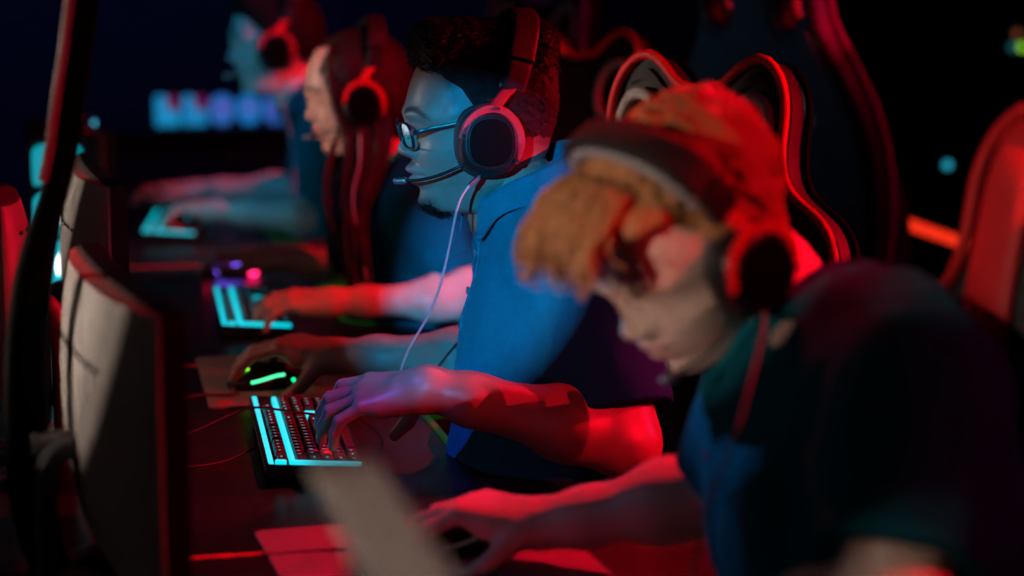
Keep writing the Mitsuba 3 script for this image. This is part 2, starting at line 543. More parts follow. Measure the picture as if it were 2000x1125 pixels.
# ------------------------------------------------------------------ hands
FING = [((.088, .027), (.045, .026, .023), .0094), ((.092, .008), (.050, .029, .024), .0096), ((.088, -.011), (.046, .028, .023), .0091), ((.080, -.029), (.036, .021, .021), .0082)]


def hand(w, d, u, thumb_side, curls, splay=(6, 1, -5, -12), s=1.0, thumb=((.75, .55, -.35), (.95, .15, -.25), (.98, -.05, -.2)), roll=0.0):
    """Prims of a hand. w wrist, d towards the knuckles, u the back of the hand, thumb_side +1 if the thumb lies along u x d, else -1."""
    d = unit(d)
    u = unit(V(u) - np.dot(u, d) * d)
    l = np.cross(u, d) * thumb_side
    if roll:
        a = math.radians(roll)
        u, l = u * math.cos(a) + l * math.sin(a), l * math.cos(a) - u * math.sin(a)
    groups, tips = [], []
    palm = [cap(w, w + d * .03 * s, .0225 * s, .022 * s)]
    P = lambda x, y, z: w + (d * x + l * y + u * z) * s
    kn = []
    for (x, y), L, r in FING:
        k = P(x, y, 0.0)
        kn.append(k)
        palm.append(cap(P(.012, y * .45, -.002), k, .0155 * s, (r + .0022) * s))
    palm += [cap(P(.02, .012, -.008), P(.060, .022, -.010), .017 * s, .014 * s), cap(P(.015, -.014, -.008), P(.06, -.024, -.008), .016 * s, .012 * s)]
    groups.append((palm, .014, .02))
    for i, ((x, y), L, r) in enumerate(FING):
        a = math.radians(splay[i])
        fd = d * math.cos(a) + l * math.sin(a)
        c, pts, ang = curls[i], [kn[i]], 0.0
        for seg, da in zip(L, c):
            ang += math.radians(da)
            pts.append(pts[-1] + (fd * math.cos(ang) - u * math.sin(ang)) * seg * s)
        g = [cap(pts[j], pts[j + 1], r * s * (1.06, .98, .92)[j], r * s * (.98, .92, .80)[j]) for j in range(3)]
        groups.append((g, .003, .005))
        tips.append((pts[2], pts[3], (u * math.cos(ang) + fd * math.sin(ang)), r * s * .8))
    p = P(.022, .022, -.008)
    g = []
    for j, (seg, t) in enumerate(zip((.043, .034, .028), thumb)):
        q = p + unit(d * t[0] + l * t[1] + u * t[2]) * seg * s
        g.append(cap(p, q, (.0150, .0108, .0098)[j] * s, (.0110, .0098, .0080)[j] * s))
        p0, p = p, q
    groups.append((g, .004, .010))
    tips.append((p0, p, u * .6 + l * .5, .0085 * s))
    return groups, tips


def nails(tips):
    out = []
    for a, b, n, r in tips:
        d = unit(b - a)
        n = unit(n - np.dot(n, d) * d)
        s = np.cross(d, n)
        g = []
        uu = np.linspace(-1, 1, 7)
        ww = np.linspace(0, 1, 6)
        for w in ww:
            for x in uu:
                y = x * r * .72 * (1 - .25 * w ** 4)
                g.append(b + d * (-.0095 + .0115 * w) * (r / .0068) + s * y + n * (math.sqrt(max(1.06 * r * r - y * y, 0)) - .0012 * w * w + .0004))
        v = np.array(g)
        f = grid_faces(6, 7)
        m = trimesh.Trimesh(np.vstack([v, v - n * .0010]), np.vstack([f, f[:, ::-1] + len(v)]), process=False)
        out.append(m)
    return cat(out)


# ------------------------------------------------------------------ people
def folds(neckp, seed, amp=1.0):
    def post(q, d):
        k = q - neckp
        a = meshkit.fbm(np.stack([k[:, 0] * 14, k[:, 1] * 14, k[:, 2] * 4.0], 1) + seed, 3, seed) - .5
        b = meshkit.fbm(np.stack([k[:, 0] * 9 + k[:, 2] * 9, k[:, 1] * 16, k[:, 2] * 9 - k[:, 0] * 9], 1) + seed, 2, seed + 9) - .5
        return d + amp * (0.020 * a + 0.012 * b)
    return post


def person(label, J, feat, head_m, hands, h_body=.004, h_shirt=.005, torso=None, fold=1.0, nails_on=False):
    """J: joints (neck, chest, waist, pelvis, shL, shR, elL, elR, wrL, wrR). Returns the key of the person."""
    t = thing('person', label, 'person')
    s = feat.get('size', 1.0)
    hs = np.linalg.norm(head_m[:3, 0])
    hp = lambda *p: (head_m @ np.r_[p, 1])[:3]
    groups = []
    # neck and a core under the shirt
    nk = J['neck']
    groups.append(([cap(hp(-.036, 0, -.06), hp(-.040, 0, -.105), .052 * hs, .053 * hs), cap(hp(-.040, 0, -.105), nk, .053 * hs * feat.get('neck', 1), .042 * hs * feat.get('neck', 1)),
                    cap(nk + (J['chest'] - nk) * .3, J['chest'], .040 * s, .060 * s), cap(J['chest'], J['waist'], .085 * s, .085 * s),
                    cap(nk - V(0, 0, .02), J['shL'], .030 * s, .036 * s), cap(nk - V(0, 0, .02), J['shR'], .030 * s, .036 * s)], .05, .05))
    tips = []
    for sd in 'LR':
        sh, el, wr = J['sh' + sd], J['el' + sd], J['wr' + sd]
        a = feat.get('arm', 1.0) * s
        mid = el + (wr - el) * .30
        mid2 = el + (wr - el) * .78
        bow = feat.get('bow', V(0, 0, 0))
        groups.append(([cap(sh, sh + (el - sh) * .55, .050 * a, .047 * a), cap(sh + (el - sh) * .55, el, .047 * a, .040 * a),
                        cap(el, mid + V(0, 0, .004), .039 * a, .043 * a), cap(mid + V(0, 0, .004), mid2, .043 * a, .029 * a), cap(mid2, wr, .029 * a, .0255 * a)], .03, .03))
        hg, tp = hands[sd]
        groups += hg
        tips += tp
    body = solid(groups, h_body)
    body = taubin(body, 4)
    hm = mv(head_mesh(feat), head_m)
    body_man = to_man(body) + to_man(hm)
    body = to_tri(body_man)
    inv = np.linalg.inv(head_m)
    q = np.asarray(body.vertices) @ inv[:3, :3].T + inv[:3, 3]
    onhead = (q[:, 2] > -.115) & (np.abs(q[:, 1]) < .1) & (np.abs(q[:, 0]) < .16)
    n = meshkit.fbm(np.asarray(body.vertices) * 40, 3, 2)[:, None]
    col = np.array(feat['tone'])[None] * (0.88 + 0.24 * n)
    col[onhead] = head_tone(q[onhead], feat)
    obj('body', body, M['skin'], t, smooth=True, color=col)
    # eyes
    for sy in (1, -1):
        c = V(.0790, .0315 * sy, .0112)
        e = trimesh.creation.icosphere(subdivisions=3, radius=.0118)
        e.apply_translation(c)
        ek = obj('eye', mv(e, head_m), M['eye_white'], t, smooth=True, label='eye' if False else None)
        i = trimesh.creation.icosphere(subdivisions=2, radius=.0062)
        i.apply_scale([.45, 1, 1])
        i.apply_translation(c + V(.0104, -.001 * sy, -.0008))
        obj('iris', mv(i, head_m), M['iris'], ek, smooth=True)
    if nails_on:
        obj('fingernails', nails(tips), M['skin_nail'] if 'skin_nail' in M else M['skin'], t, smooth=True)
    # shirt: trunk and sleeves
    tw = torso or {}
    R = J['frame'][:3, :3]           # columns: forward, left, up of the chest
    ch, wa, pe = J['chest'], J['waist'], J['pelvis']
    w, dp = tw.get('w', .165) * s, tw.get('d', .112) * s
    lift = R[:, 2]
    trunk = [ell(ch + R[:, 2] * .03, (dp * 1.02, w * 1.02, .16 * s), R), ell((ch + wa) / 2, (dp * 1.02, w * .98, .17 * s), R), ell(wa, (dp * 1.04, w * .97, .15 * s), R), ell(pe + V(0, 0, .02), (dp * 1.15, w * 1.06, .13 * s)),
             cap(nk - lift * .020 - R[:, 0] * .022, J['shL'], .044 * s, .054 * s), cap(nk - lift * .020 - R[:, 0] * .022, J['shR'], .044 * s, .054 * s), ell(nk - lift * .015 - R[:, 0] * .030, (.055 * s, .068 * s, .048 * s), R)]
    cutn = (nk + lift * .004, unit(lift + R[:, 0] * .80))
    trunk = [(*p[:-1], (*p[-1], cutn)) if p[0] == 'ell' else p for p in trunk]
    sl = []
    cuffs = []
    for sd in 'LR':
        sh, el = J['sh' + sd], J['el' + sd]
        f = tw.get('sleeve', .72)
        e = sh + (el - sh) * f
        ax = unit(el - sh)
        a = feat.get('arm', 1.0) * s
        sl.append(([cap(sh, sh + (el - sh) * (f + .15), .063 * a, .062 * a + tw.get('flare', 0.0), cut=((e, ax),))], .02, .055))
        x = unit(np.cross(ax, V(0.2, 0.3, 1)))
        y = np.cross(ax, x)
        th = np.linspace(0, 2 * np.pi, 48, endpoint=False)
        rr = .0615 * a + tw.get('flare', 0.0) * .8
        cuffs.append(tube([e - ax * .011 + (x * np.cos(b) + y * np.sin(b)) * rr for b in th], 1.0, 8, closed=True, flat=(.0035, .0125), up=ax))
    shirt = solid([(trunk, .07, .05)] + sl, h_shirt, post=folds(nk, feat.get('seed', 1), fold))
    shirt = taubin(shirt, 3)
    sk = obj('polo_shirt', shirt, M['polo'], t, smooth=True)
    for c in cuffs:
        obj('sleeve_cuff', c, M['polo'], sk, smooth=True)
    obj('collar', collar(nk + R @ V(tw.get('collar_at', (0, 0, 0))), R, s * tw.get('collar', 1.0)), M['polo'], sk, smooth=50)
    pl, bt = placket(shirt, nk, R, s)
    obj('placket', pl, M['polo'], sk, smooth=50)
    for b in bt:
        obj('button', b, M['button'], sk)
    # legs and shoes under the desk
    g = []
    for sy in (1, -1):
        hip, knee, ank = pe + V(0, -.09 * sy, -.02), pe + V(-.40, -.13 * sy, -.03), V(pe[0] - .36, pe[1] - .13 * sy, .09)
        g += [cap(hip, knee, .085, .065), cap(knee, ank, .06, .045)]
        shoe = solid([([cap(ank + V(.03, 0, -.05), ank + V(-.15, -.01 * sy, -.052), .036, .033), cap(ank, ank + V(0, 0, -.04), .042, .042)], .03, .03)], .008)
        obj('shoe', shoe, M['black_plastic'], t, smooth=True)
    obj('trousers', solid([(g + [ell(pe, (.13, .17, .11))], .05, .05)], .012), M['trousers'], t, smooth=True)
    return t


def collar(nk, R, s):
    """A turned-down polo collar: a strip that rises round the neck, folds over and falls to two points."""
    f, l, u = R.T
    n = 60
    ph = np.linspace(math.radians(24), math.radians(336), n)
    P = []
    for a in ph:
        c, sn = math.cos(a), math.sin(a)
        back = (1 - c) / 2
        rad = np.array([.066 + .002 * back, .074]) * s
        ce = nk + f * (.004 * s) + u * (-.045 + .072 * back) * s
        rdir = f * c * rad[0] + l * sn * rad[1]
        out = unit(f * c + l * sn)
        pt = math.exp(-((min(a, 2 * math.pi - a) - .42) / .36) ** 2)
        fall = (.036 + .020 * pt) * s
        stand = (.036 - .012 * pt) * s
        tw = l * (np.sign(sn) * pt * .004 * s) - f * (pt * .012 * s)
        b0 = ce + rdir * 1.02
        prof = [b0, b0 + u * stand * .6 - out * .002, b0 + u * stand - out * .003 * s, b0 + u * (stand + .003) + out * .004 * s, b0 + u * stand * .9 + out * .010 * s,
                b0 + u * (stand - fall * .5) + out * .019 * s + tw * .5, b0 + u * (stand - fall) + out * .026 * s + tw]
        P.append(spline(prof, 18))
    P = np.array(P)
    N = np.zeros_like(P)
    a, b = np.gradient(P, axis=0), np.gradient(P, axis=1)
    N = np.cross(a, b)
    N /= np.linalg.norm(N, axis=2, keepdims=True) + 1e-12
    A, Bm = (P + N * .0012).reshape(-1, 3), (P - N * .0012).reshape(-1, 3)
    k, m = n, 18
    f1 = grid_faces(k, m)
    idx = np.r_[np.arange(m), [i * m + m - 1 for i in range(1, k)], [(k - 1) * m + j for j in range(m - 2, -1, -1)], [i * m for i in range(k - 2, 0, -1)]]
    nx = np.roll(idx, -1)
    o = k * m
    side = np.vstack([np.stack([idx, nx, nx + o], 1), np.stack([idx, nx + o, idx + o], 1)])
    mesh = trimesh.Trimesh(np.vstack([A, Bm]), np.vstack([f1, f1[:, ::-1] + o, side]), process=False)
    mesh.fix_normals()
    return mesh


def placket(shirt, nk, R, s):
    """The strip with buttons down the front, laid on the shirt."""
    f, l, u = R.T
    tree = cKDTree(shirt.vertices)
    vn = shirt.vertex_normals
    rows, n0 = [], 16
    cen = []
    for i in range(n0):
        z = -.045 - .135 * i / (n0 - 1)
        row = []
        for y in (-.0155, -.0145, 0, .0145, .0155):
            q = nk + u * z * s + l * y * s + f * .3
            k = (np.asarray(shirt.vertices) - q)
            dd = np.linalg.norm(k - (k @ f)[:, None] * f, axis=1) + np.where(k @ f < -.3, .5, 0)
            b = np.argsort(dd)[:6]
            x = np.mean(np.asarray(shirt.vertices)[b] @ f)
            lift = .0002 if abs(y) > .015 else .0028
            row.append(q + f * (x - q @ f + lift))
        rows.append(row)
        cen.append(row[2])
    P = np.array(rows)
    P[:, :, :] = P - 0
    for it in range(3):
        P[1:-1] = (P[:-2] + P[1:-1] + P[2:]) / 3
    v = P.reshape(-1, 3)
    g = grid_faces(n0, 5)
    m = trimesh.Trimesh(np.vstack([v, v - f * .004]), np.vstack([g, g[:, ::-1] + len(v)]), process=False)
    bs = []
    for i in (3, 9):
        c = P[i, 2] + f * .001
        b = lathe([(0, -.0005), (.0056, -.0005), (.0060, .0005), (.0054, .0018), (.003, .0014), (0, .0014)], 20)
        b.apply_transform(frame(l, f, c))
        bs.append(b)
    return m, bs


# ------------------------------------------------------------------ headset, glasses, hair (all in the head's frame)
def headset(label, m, group=None, top=.168, side=.0, mic=True, cable=None, cable_r=.0019, ctilt=-.30, cable_mat='cable_grey', micup=0.0, fx=.013, pad_mat='black_matte'):
    t = thing('headset', label, 'headset', group)
    xt = lambda z: ctilt * max(z, 0) * .95
    w = .088 + side
    arc = [(w, .070), (w + .003, .100), (w - .006, .128), (w * .72, top - .012), (w * .36, top - .001), (0, top + .003)]
    arc = arc + [(-y, z) for y, z in arc[-2::-1]]
    path = spline([(xt(z), y, z) for y, z in arc], 70)
    up = np.array([V(1, 0, 0)] * len(path))
    keep = path[:, 2] > .107
    obj('headband', mv(tube(path[keep], 1.0, 20, flat=(.0065, .0185, .45), up=up[keep]), m), M['leather'], t, smooth=40)
    ins = path.copy()
    ins[:, 1] *= .925
    ins[:, 2] -= .0105 * np.clip((ins[:, 2] - .08) / .05, 0, 1)
    ins[:, 0] += .0035
    k2 = path[:, 2] > .100
    obj('headband_cushion', mv(tube(ins[k2], 1.0, 20, flat=(.0075, .0180, .6), up=up[k2]), m), M[pad_mat], t, smooth=40)
    for s in (1, -1):
        sl = np.array([p for p in path if p[2] <= .1055 and p[1] * s > 0])
        sl = sl[np.argsort(sl[:, 2])]
        sk = obj('slider', mv(tube(sl + V(0, .001 * s, 0), 1.0, 20, flat=(.0075, .0165, .4), up=np.array([V(1, 0, 0)] * len(sl))), m), M['leather'], t, smooth=40)
        knob = lathe([(0, 0), (.0045, 0), (.005, .002), (.0035, .004), (0, .0045)], 16)
        obj('hinge_pin', mv(knob, m @ frame(V(0, 0, 1), V(1, -.3 * s, 0), V(xt(.074) + .0155, w * s, .076))), M['steel'], sk)
        # yoke: a stem from the slider that forks into an arc over the cup
        cy = w + .012
        top_z = .047
        stem = spline([(xt(.074) + .001, (w + .003) * s, .074), (xt(.074) * .5 + fx * .3, (w + .009) * s, .062), (fx - .006, (cy + .006) * s, top_z)], 14)
        
        st = [tube(stem, 1.0, 14, flat=(.0028, .0078, .4), up=np.array([V(1, 0, -.25)] * 14))]
        th = np.radians(np.linspace(8, 218, 60))
        arcp = np.stack([fx - .002 + .0405 * np.cos(th) * .98, np.full(60, (cy + .005) * s) - .012 * s * np.clip(-np.sin(th), 0, 1), .0450 * np.sin(th)], 1)
        rad = np.stack([np.cos(th), 0 * th, np.sin(th)], 1)
        st.append(tube(arcp, 1.0, 14, flat=(.0032, .0056, .4), up=rad))
        yk = obj('yoke', mv(cat(st), m), M['red_metal'], t, smooth=45)
        for a in (12, 214):
            a = math.radians(a)
            sc = lathe([(0, 0), (.0030, 0), (.0030, .0012), (.0018, .0018), (0, .0018)], 12)
            obj('screw', mv(sc, m @ frame(V(1, 0, 0), V(0, s, 0), V(fx - .002 + .0395 * math.cos(a), (cy + .007) * s, .0445 * math.sin(a)))), M['black_gloss'], yk)
        # cup (lathe about the side axis, a little taller than wide)
        def about(profile, ex, ez, y0):
            b = lathe(profile, 64)
            v = np.asarray(b.vertices)
            # superellipse outline
            a = np.arctan2(v[:, 1], v[:, 0])
            r = np.hypot(v[:, 0], v[:, 1])
            k = (np.abs(np.cos(a)) ** 2.5 + np.abs(np.sin(a)) ** 2.5) ** (-1 / 2.5)
            nv = np.stack([fx + r * k * np.cos(a) * ex, s * (y0 + v[:, 2]), r * k * np.sin(a) * ez], 1)
            b = trimesh.Trimesh(nv, b.faces, process=False)
            b.fix_normals()
            if b.volume < 0:
                b.invert()
            return b
        cup = obj('ear_cup', mv(about([(0, -.004), (.96, -.004), (1.0, .000), (1.0, .006), (.965, .013), (.90, .017), (.80, .0195), (.775, .0195), (.76, .0175), (.735, .0175), (.72, .0200), (.5, .0215), (0, .022)], .0420, .0455, w + .001), m), M['black_plastic'], t, smooth=35)
        obj('face_plate', mv(about([(0, .0), (.70, .0), (.70, .0016), (.67, .0026), (.4, .0034), (0, .0036)], .0420, .0455, w + .0205), m), M['black_matte'], cup, smooth=35)
        obj('cup_ring', mv(about([(.985, .0), (1.012, .001), (1.012, .004), (.985, .005), (.97, .0025)], .0420, .0455, w + .001), m), M['black_gloss'], cup, smooth=60)
        pad = [(.50, -.022), (.62, -.0245), (.78, -.0235), (.95, -.0195), (1.06, -.0125), (1.07, -.0065), (1.0, -.002), (.90, -.001), (.55, -.001)]
        obj('ear_pad', mv(about(pad + [(.50, -.022)], .0425, .0470, w + .001), m), M['leather'], t, smooth=50)
    if mic:
        b0 = V(.040, (w + .004), -.027)
        path = spline([b0, V(.056, .088, -.035), V(.074, .078, -.044), V(.095, .066, -.0515), V(.110, .056, -.0545), V(.119, .051, -.0550)], 30)
        bk = obj('microphone_boom', mv(tube(path, .0021, 10), m), M['black_plastic'], t, smooth=True)
        d = unit(path[-1] - path[-3])
        cp = [(0, 0), (.0040, 0), (.0052, .002), (.0052, .0075), (.0047, .0085), (.0052, .0095), (.0052, .0165), (.0036, .0185), (0, .019)]
        obj('microphone', mv(lathe(cp, 20), m @ frame(np.cross(d, V(0, 0, 1)), d, path[-1])), M['steel'], bk, smooth=40)
        obj('boom_socket', mv(lathe([(0, -.004), (.0048, -.004), (.0048, .005), (.0035, .007), (0, .007)], 16), m @ frame(V(0, 0, 1), V(1, -.2, -.2), b0 - V(.003, 0, 0))), M['black_plastic'], bk, smooth=40)
    if cable is not None:
        start = (m @ np.r_[.012 + fx, w + .004, -.0455, 1])[:3]
        p = spline([start] + list(cable), 90)
        ck = obj('cable', tube(p, cable_r, 8), M[cable_mat], t, smooth=True)
        seg = [tube(p[i:i + 1] + np.outer(np.linspace(-.5, .5, 3), p[i + 1] - p[i]), cable_r * 1.75, 8) for i in (1, 2, 3)]
        obj('strain_relief', cat(seg), M['steel'], ck, smooth=40)
    return t


def glasses(label, m):
    t = thing('eyeglasses', label, 'glasses')
    for s in (1, -1):
        th = np.linspace(0, 2 * np.pi, 48, endpoint=False)
        e = .62
        ly, lz = .0230 * np.sign(np.cos(th)) * np.abs(np.cos(th)) ** e, .0172 * np.sign(np.sin(th)) * np.abs(np.sin(th)) ** e
        cx = .1155
        cy = .0335
        xx = cx - .16 * (ly) * 1.0 - .10 * 0 + .22 * lz
        P = np.stack([xx, s * (cy + ly), .0045 + lz], 1)
        rk = obj('rim', mv(tube(P, 1.0, 10, closed=True, flat=(.0014, .0022, .7), up=np.array([V(1, 0, 0)] * 48)), m), M['frame_metal'], t, smooth=50)
        v = np.vstack([P, P.mean(0)])
        v2 = np.vstack([v[:-1], v[-1:]])
        f = np.stack([np.arange(48), (np.arange(48) + 1) % 48, np.full(48, 48)], 1)
        obj('lens', mv(trimesh.Trimesh(v2, f, process=False), m), M['lens'], t)
        hy = cy + .0230
        hinge = V(cx - .16 * .0230 + .22 * .008, s * (hy + .001), .0105)
        path = spline([hinge, hinge + V(-.006, s * .005, .0005), hinge + V(-.020, s * .0085, .004), V(.045, s * .0775, .026), V(.010, s * .080, .036), V(-.012, s * .079, .026)], 40)
        tk = obj('temple', mv(tube(path, 1.0, 10, flat=(.0012, .0030, .7), up=np.array([V(0, 0, 1)] * 40)), m), M['frame_metal'], t, smooth=50)
        obj('hinge', mv(rbox(.006, .0035, .0065, hinge + V(-.002, s * .002, 0), .0006), m), M['frame_red'], tk)
        pd = [V(.108, s * .0085, -.002), V(.1105, s * .010, .003), V(.1135, s * .0105, .006)]
        obj('nose_pad', mv(tube(spline(pd, 8), 1.0, 8, flat=(.0012, .0028), up=np.array([V(1, 0, 0)] * 8)), m), M['frame_metal'], t, smooth=True)
    br = spline([(.1175, .0095, .0125), (.1220, .004, .0150), (.1225, 0, .0155), (.1220, -.004, .0150), (.1175, -.0095, .0125)], 16)
    obj('bridge', mv(tube(br, .0014, 8), m), M['frame_metal'], t, smooth=True)
    return t


def strands(roots, dirs, length, r, seed, curl=0.0, sag=0.0, seg=4, sides=3):
    """Short tufts as thin tapered tubes in one mesh."""
    g = np.random.default_rng(seed)
    n = len(roots)
    d = dirs / np.linalg.norm(dirs, axis=1, keepdims=True)
    L = np.broadcast_to(length, (n,))
    a = np.cross(d, g.normal(size=(n, 3)))
    a /= np.linalg.norm(a, axis=1, keepdims=True)
    b = np.cross(d, a)
    ph = g.uniform(0, 6.28, n)
    P = []
    for k in range(seg + 1):
        tt = k / seg
        ang = ph + curl * tt
        c = (np.cos(ang)[:, None] * a + np.sin(ang)[:, None] * b) * (L * .22 * (1 if curl else 0))[:, None] * min(1, tt * 2)
        P.append(roots + d * (L * tt)[:, None] + c + V(0, 0, -sag * tt * tt))
    P = np.array(P)                                   # seg+1, n, 3
    tang = np.gradient(P, axis=0)
    u = np.cross(tang, np.broadcast_to(g.normal(size=(n, 3)), P.shape))
    u /= np.linalg.norm(u, axis=2, keepdims=True) + 1e-9
    w = np.cross(tang, u)
    w /= np.linalg.norm(w, axis=2, keepdims=True) + 1e-9
    R = r * (1 - .75 * np.linspace(0, 1, seg + 1))
    vs = []
    for j in range(sides):
        an = 2 * np.pi * j / sides
        vs.append(P + (u * math.cos(an) + w * math.sin(an)) * R[:, None, None])
    v = np.stack(vs, 2)                                # seg+1, n, sides, 3
    v = v.transpose(1, 0, 2, 3).reshape(-1, 3)
    f = grid_faces(seg + 1, sides, True)
    f = (f[None] + (np.arange(n) * (seg + 1) * sides)[:, None, None]).reshape(-1, 3)
    return trimesh.Trimesh(v, f, process=False)


def afro(t, m):
    """Short coiled hair, squared at the top, faded at the sides."""
    hl = [((.098, 0, .0980), (.45, 0, -1)), ]

    def post(q, d):
        n = meshkit.fbm(q * 150, 2, 4) - .5
        n2 = meshkit.noise(q * 420, 11) - .5
        d = d - (.003 + .007 * np.clip((q[:, 2] - .07) / .03, 0, 1)) * n - .0030 * n2
        ay = np.abs(q[:, 1])
        line = np.interp(q[:, 0], [-.2, -.088, -.06, -.03, 0, .028, .046, .066, .074, .098], [-.055, -.045, -.02, -.002, .022, .042, .070, .082, .090, .0975]) - .0 * ay
        return np.maximum(d, (line - q[:, 2]) * .8)
    g = [([rb((.004, 0, .0960), (.068, .048, .034), .0265), ell((-.006, 0, .042), (.0955, .0790, .0975))], .02, .01)]
    h = solid(g, .0022, post=post)
    v, nrm = np.asarray(h.vertices), np.asarray(h.vertex_normals)
    w = np.clip((v[:, 2] - .085) / .03, 0.02, 1)
    g2 = np.random.default_rng(5)
    idx = g2.choice(len(v), 9000, p=w / w.sum())
    d = nrm[idx] + g2.normal(size=(9000, 3)) * .5
    curls = strands(v[idx], d, g2.uniform(.003, .0065, 9000), .0005, 6, curl=5.5, seg=4)
    obj('hair', mv(cat(h, curls), m), M['hair_black'], t, smooth=True)
    # chin beard
    pts = []
    k = g2.uniform(size=(900, 2))
    y = (k[:, 0] - .5) * .046
    a = k[:, 1]
    root = np.stack([.090 - .030 * a - 14 * y * y, y, -.0930 - .013 * a + .0 * y], 1)
    b = strands(root, np.tile(V(.25, 0, -1), (900, 1)) + g2.normal(size=(900, 3)) * .5, g2.uniform(.006, .013, 900), .0006, 8, curl=5)
    obj('beard', mv(b, m), M['hair_black'], t, smooth=True)


def lock(p, r, n=14, taper=.75):
    s = spline(p, n)
    rr = r * (1 - taper * np.linspace(0, 1, n) ** 2)
    rr[0] *= .6
    return tube(s, rr, 6)


# ------------------------------------------------------------------ the room
MATS2 = {'frame_metal': prin((0.02, 0.02, 0.03), 0.22, metallic=0.6), 'frame_red': prin((0.45, 0.03, 0.03), 0.3),
         'skin_nail': prin((0.30, 0.17, 0.14), 0.28), 'sign_dark': prin((0.01, 0.012, 0.02), 0.6)}
for k, v in MATS2.items():
    scene['mat_' + k] = v
    M[k] = 'mat_' + k


def slab(x0, x1, y0, y1, z0, z1):
    return mv(trimesh.creation.box(extents=(x1 - x0, y1 - y0, z1 - z0)), pose(((x0 + x1) / 2, (y0 + y1) / 2, (z0 + z1) / 2)))


X0, X1, Y0, Y1, ZC = -3.4, 4.2, -2.2, 8.6, 2.9
struct('floor', slab(X0, X1, Y0, Y1, -.1, 0), M['floor_dark'])
struct('ceiling', slab(X0, X1, Y0, Y1, ZC, ZC + .1), M['wall_paint'])
struct('wall_left', slab(X0 - .1, X0, Y0, Y1, 0, ZC), M['wall_paint'])
struct('wall_right', slab(X1, X1 + .1, Y0, Y1, 0, ZC), M['wall_paint'])
struct('wall_back', slab(X0, X1, Y1, Y1 + .1, 0, ZC), M['wall_paint'])
struct('wall_front', slab(X0, X1, Y0 - .1, Y0, 0, ZC), M['wall_paint'])


# ------------------------------------------------------------------ desks
DESK_Z, BAY = 0.74, 1.104


def desk(y0, label, mirror=False, cut=True):
    t = thing('gaming_desk', label, 'desk')
    m = np.eye(4) if not mirror else pose((-.225, y0 + (y0 + BAY), 0), math.pi)
    yc = y0 + BAY / 2
    top = sbox(-.105, y0 + .004, .80, y0 + BAY - .004)
    hole = sbox(.636, yc - .17, 1.4, yc + .17).buffer(.08, 24)
    if cut:
        top = top.difference(hole)
        top = top.buffer(-.03, 12).buffer(.03, 12)
    obj('tabletop', mv(extrude(top, .034, .003), mv_m(m, (0, 0, DESK_Z - .034))), M['desk_wood'], t, smooth=40)
    if cut:
        rim = hole.buffer(.0, 24).difference(hole.buffer(-.011, 24)).intersection(sbox(.5, y0, .80, y0 + BAY))
        rim = max(rim.geoms, key=lambda g: g.area) if hasattr(rim, 'geoms') else rim
        obj('edge_trim', mv(extrude(rim, .040, .002), mv_m(m, (0, 0, DESK_Z - .038))), M['green_trim'], t, smooth=40, label='green edge strip along the body cutout', emit=GREEN_TRIM)
    for yy in (y0 + .05, y0 + BAY - .05):
        leg = cat(rbox(.60, .05, .03, (.32, yy, .015), .004), rbox(.07, .045, DESK_Z - .094, (.16, yy, (DESK_Z - .034) / 2 + .0), .004), rbox(.07, .045, DESK_Z - .094, (.48, yy, (DESK_Z - .034) / 2), .004), rbox(.70, .05, .03, (.32, yy, DESK_Z - .050), .004))
        obj('leg', mv(leg, m), M['black_plastic'], t)
    obj('joint_strip', mv(rbox(.66, .008, .030, (.23, y0, DESK_Z - .0135), .002), m), M['red_leather'], t, label='thin red strip put in for red light on the desk edges')  # red strip stands for red light caught by the desk edges
    return t


def mv_m(m, loc):
    return m @ trimesh.transformations.translation_matrix(loc)


GREEN_TRIM = (0.003, 0.022, 0.001)


# ------------------------------------------------------------------ monitors
def curved(w, h, r, x_of, n=28, k=14, x2_of=None):
    """A closed curved slab: y across, z up; front at x_of(y, z), back at x2_of(y, z)."""
    y, z = np.meshgrid(np.linspace(-w / 2, w / 2, n), np.linspace(-h / 2, h / 2, k), indexing='ij')
    a = np.stack([x_of(y, z), y, z], -1).reshape(-1, 3)
    b = np.stack([x2_of(y, z), y, z], -1).reshape(-1, 3)
    f = grid_faces(n, k)
    idx = np.r_[np.arange(k), [i * k + k - 1 for i in range(1, n)], [(n - 1) * k + j for j in range(k - 2, -1, -1)], [i * k for i in range(n - 2, 0, -1)]]
    nx = np.roll(idx, -1)
    o = n * k
    m = trimesh.Trimesh(np.vstack([a, b]), np.vstack([f[:, ::-1], f + o, np.stack([idx, nx, nx + o], 1), np.stack([idx, nx + o, idx + o], 1)]), process=False)
    m.fix_normals()
    if m.volume < 0:
        m.invert()
    return m


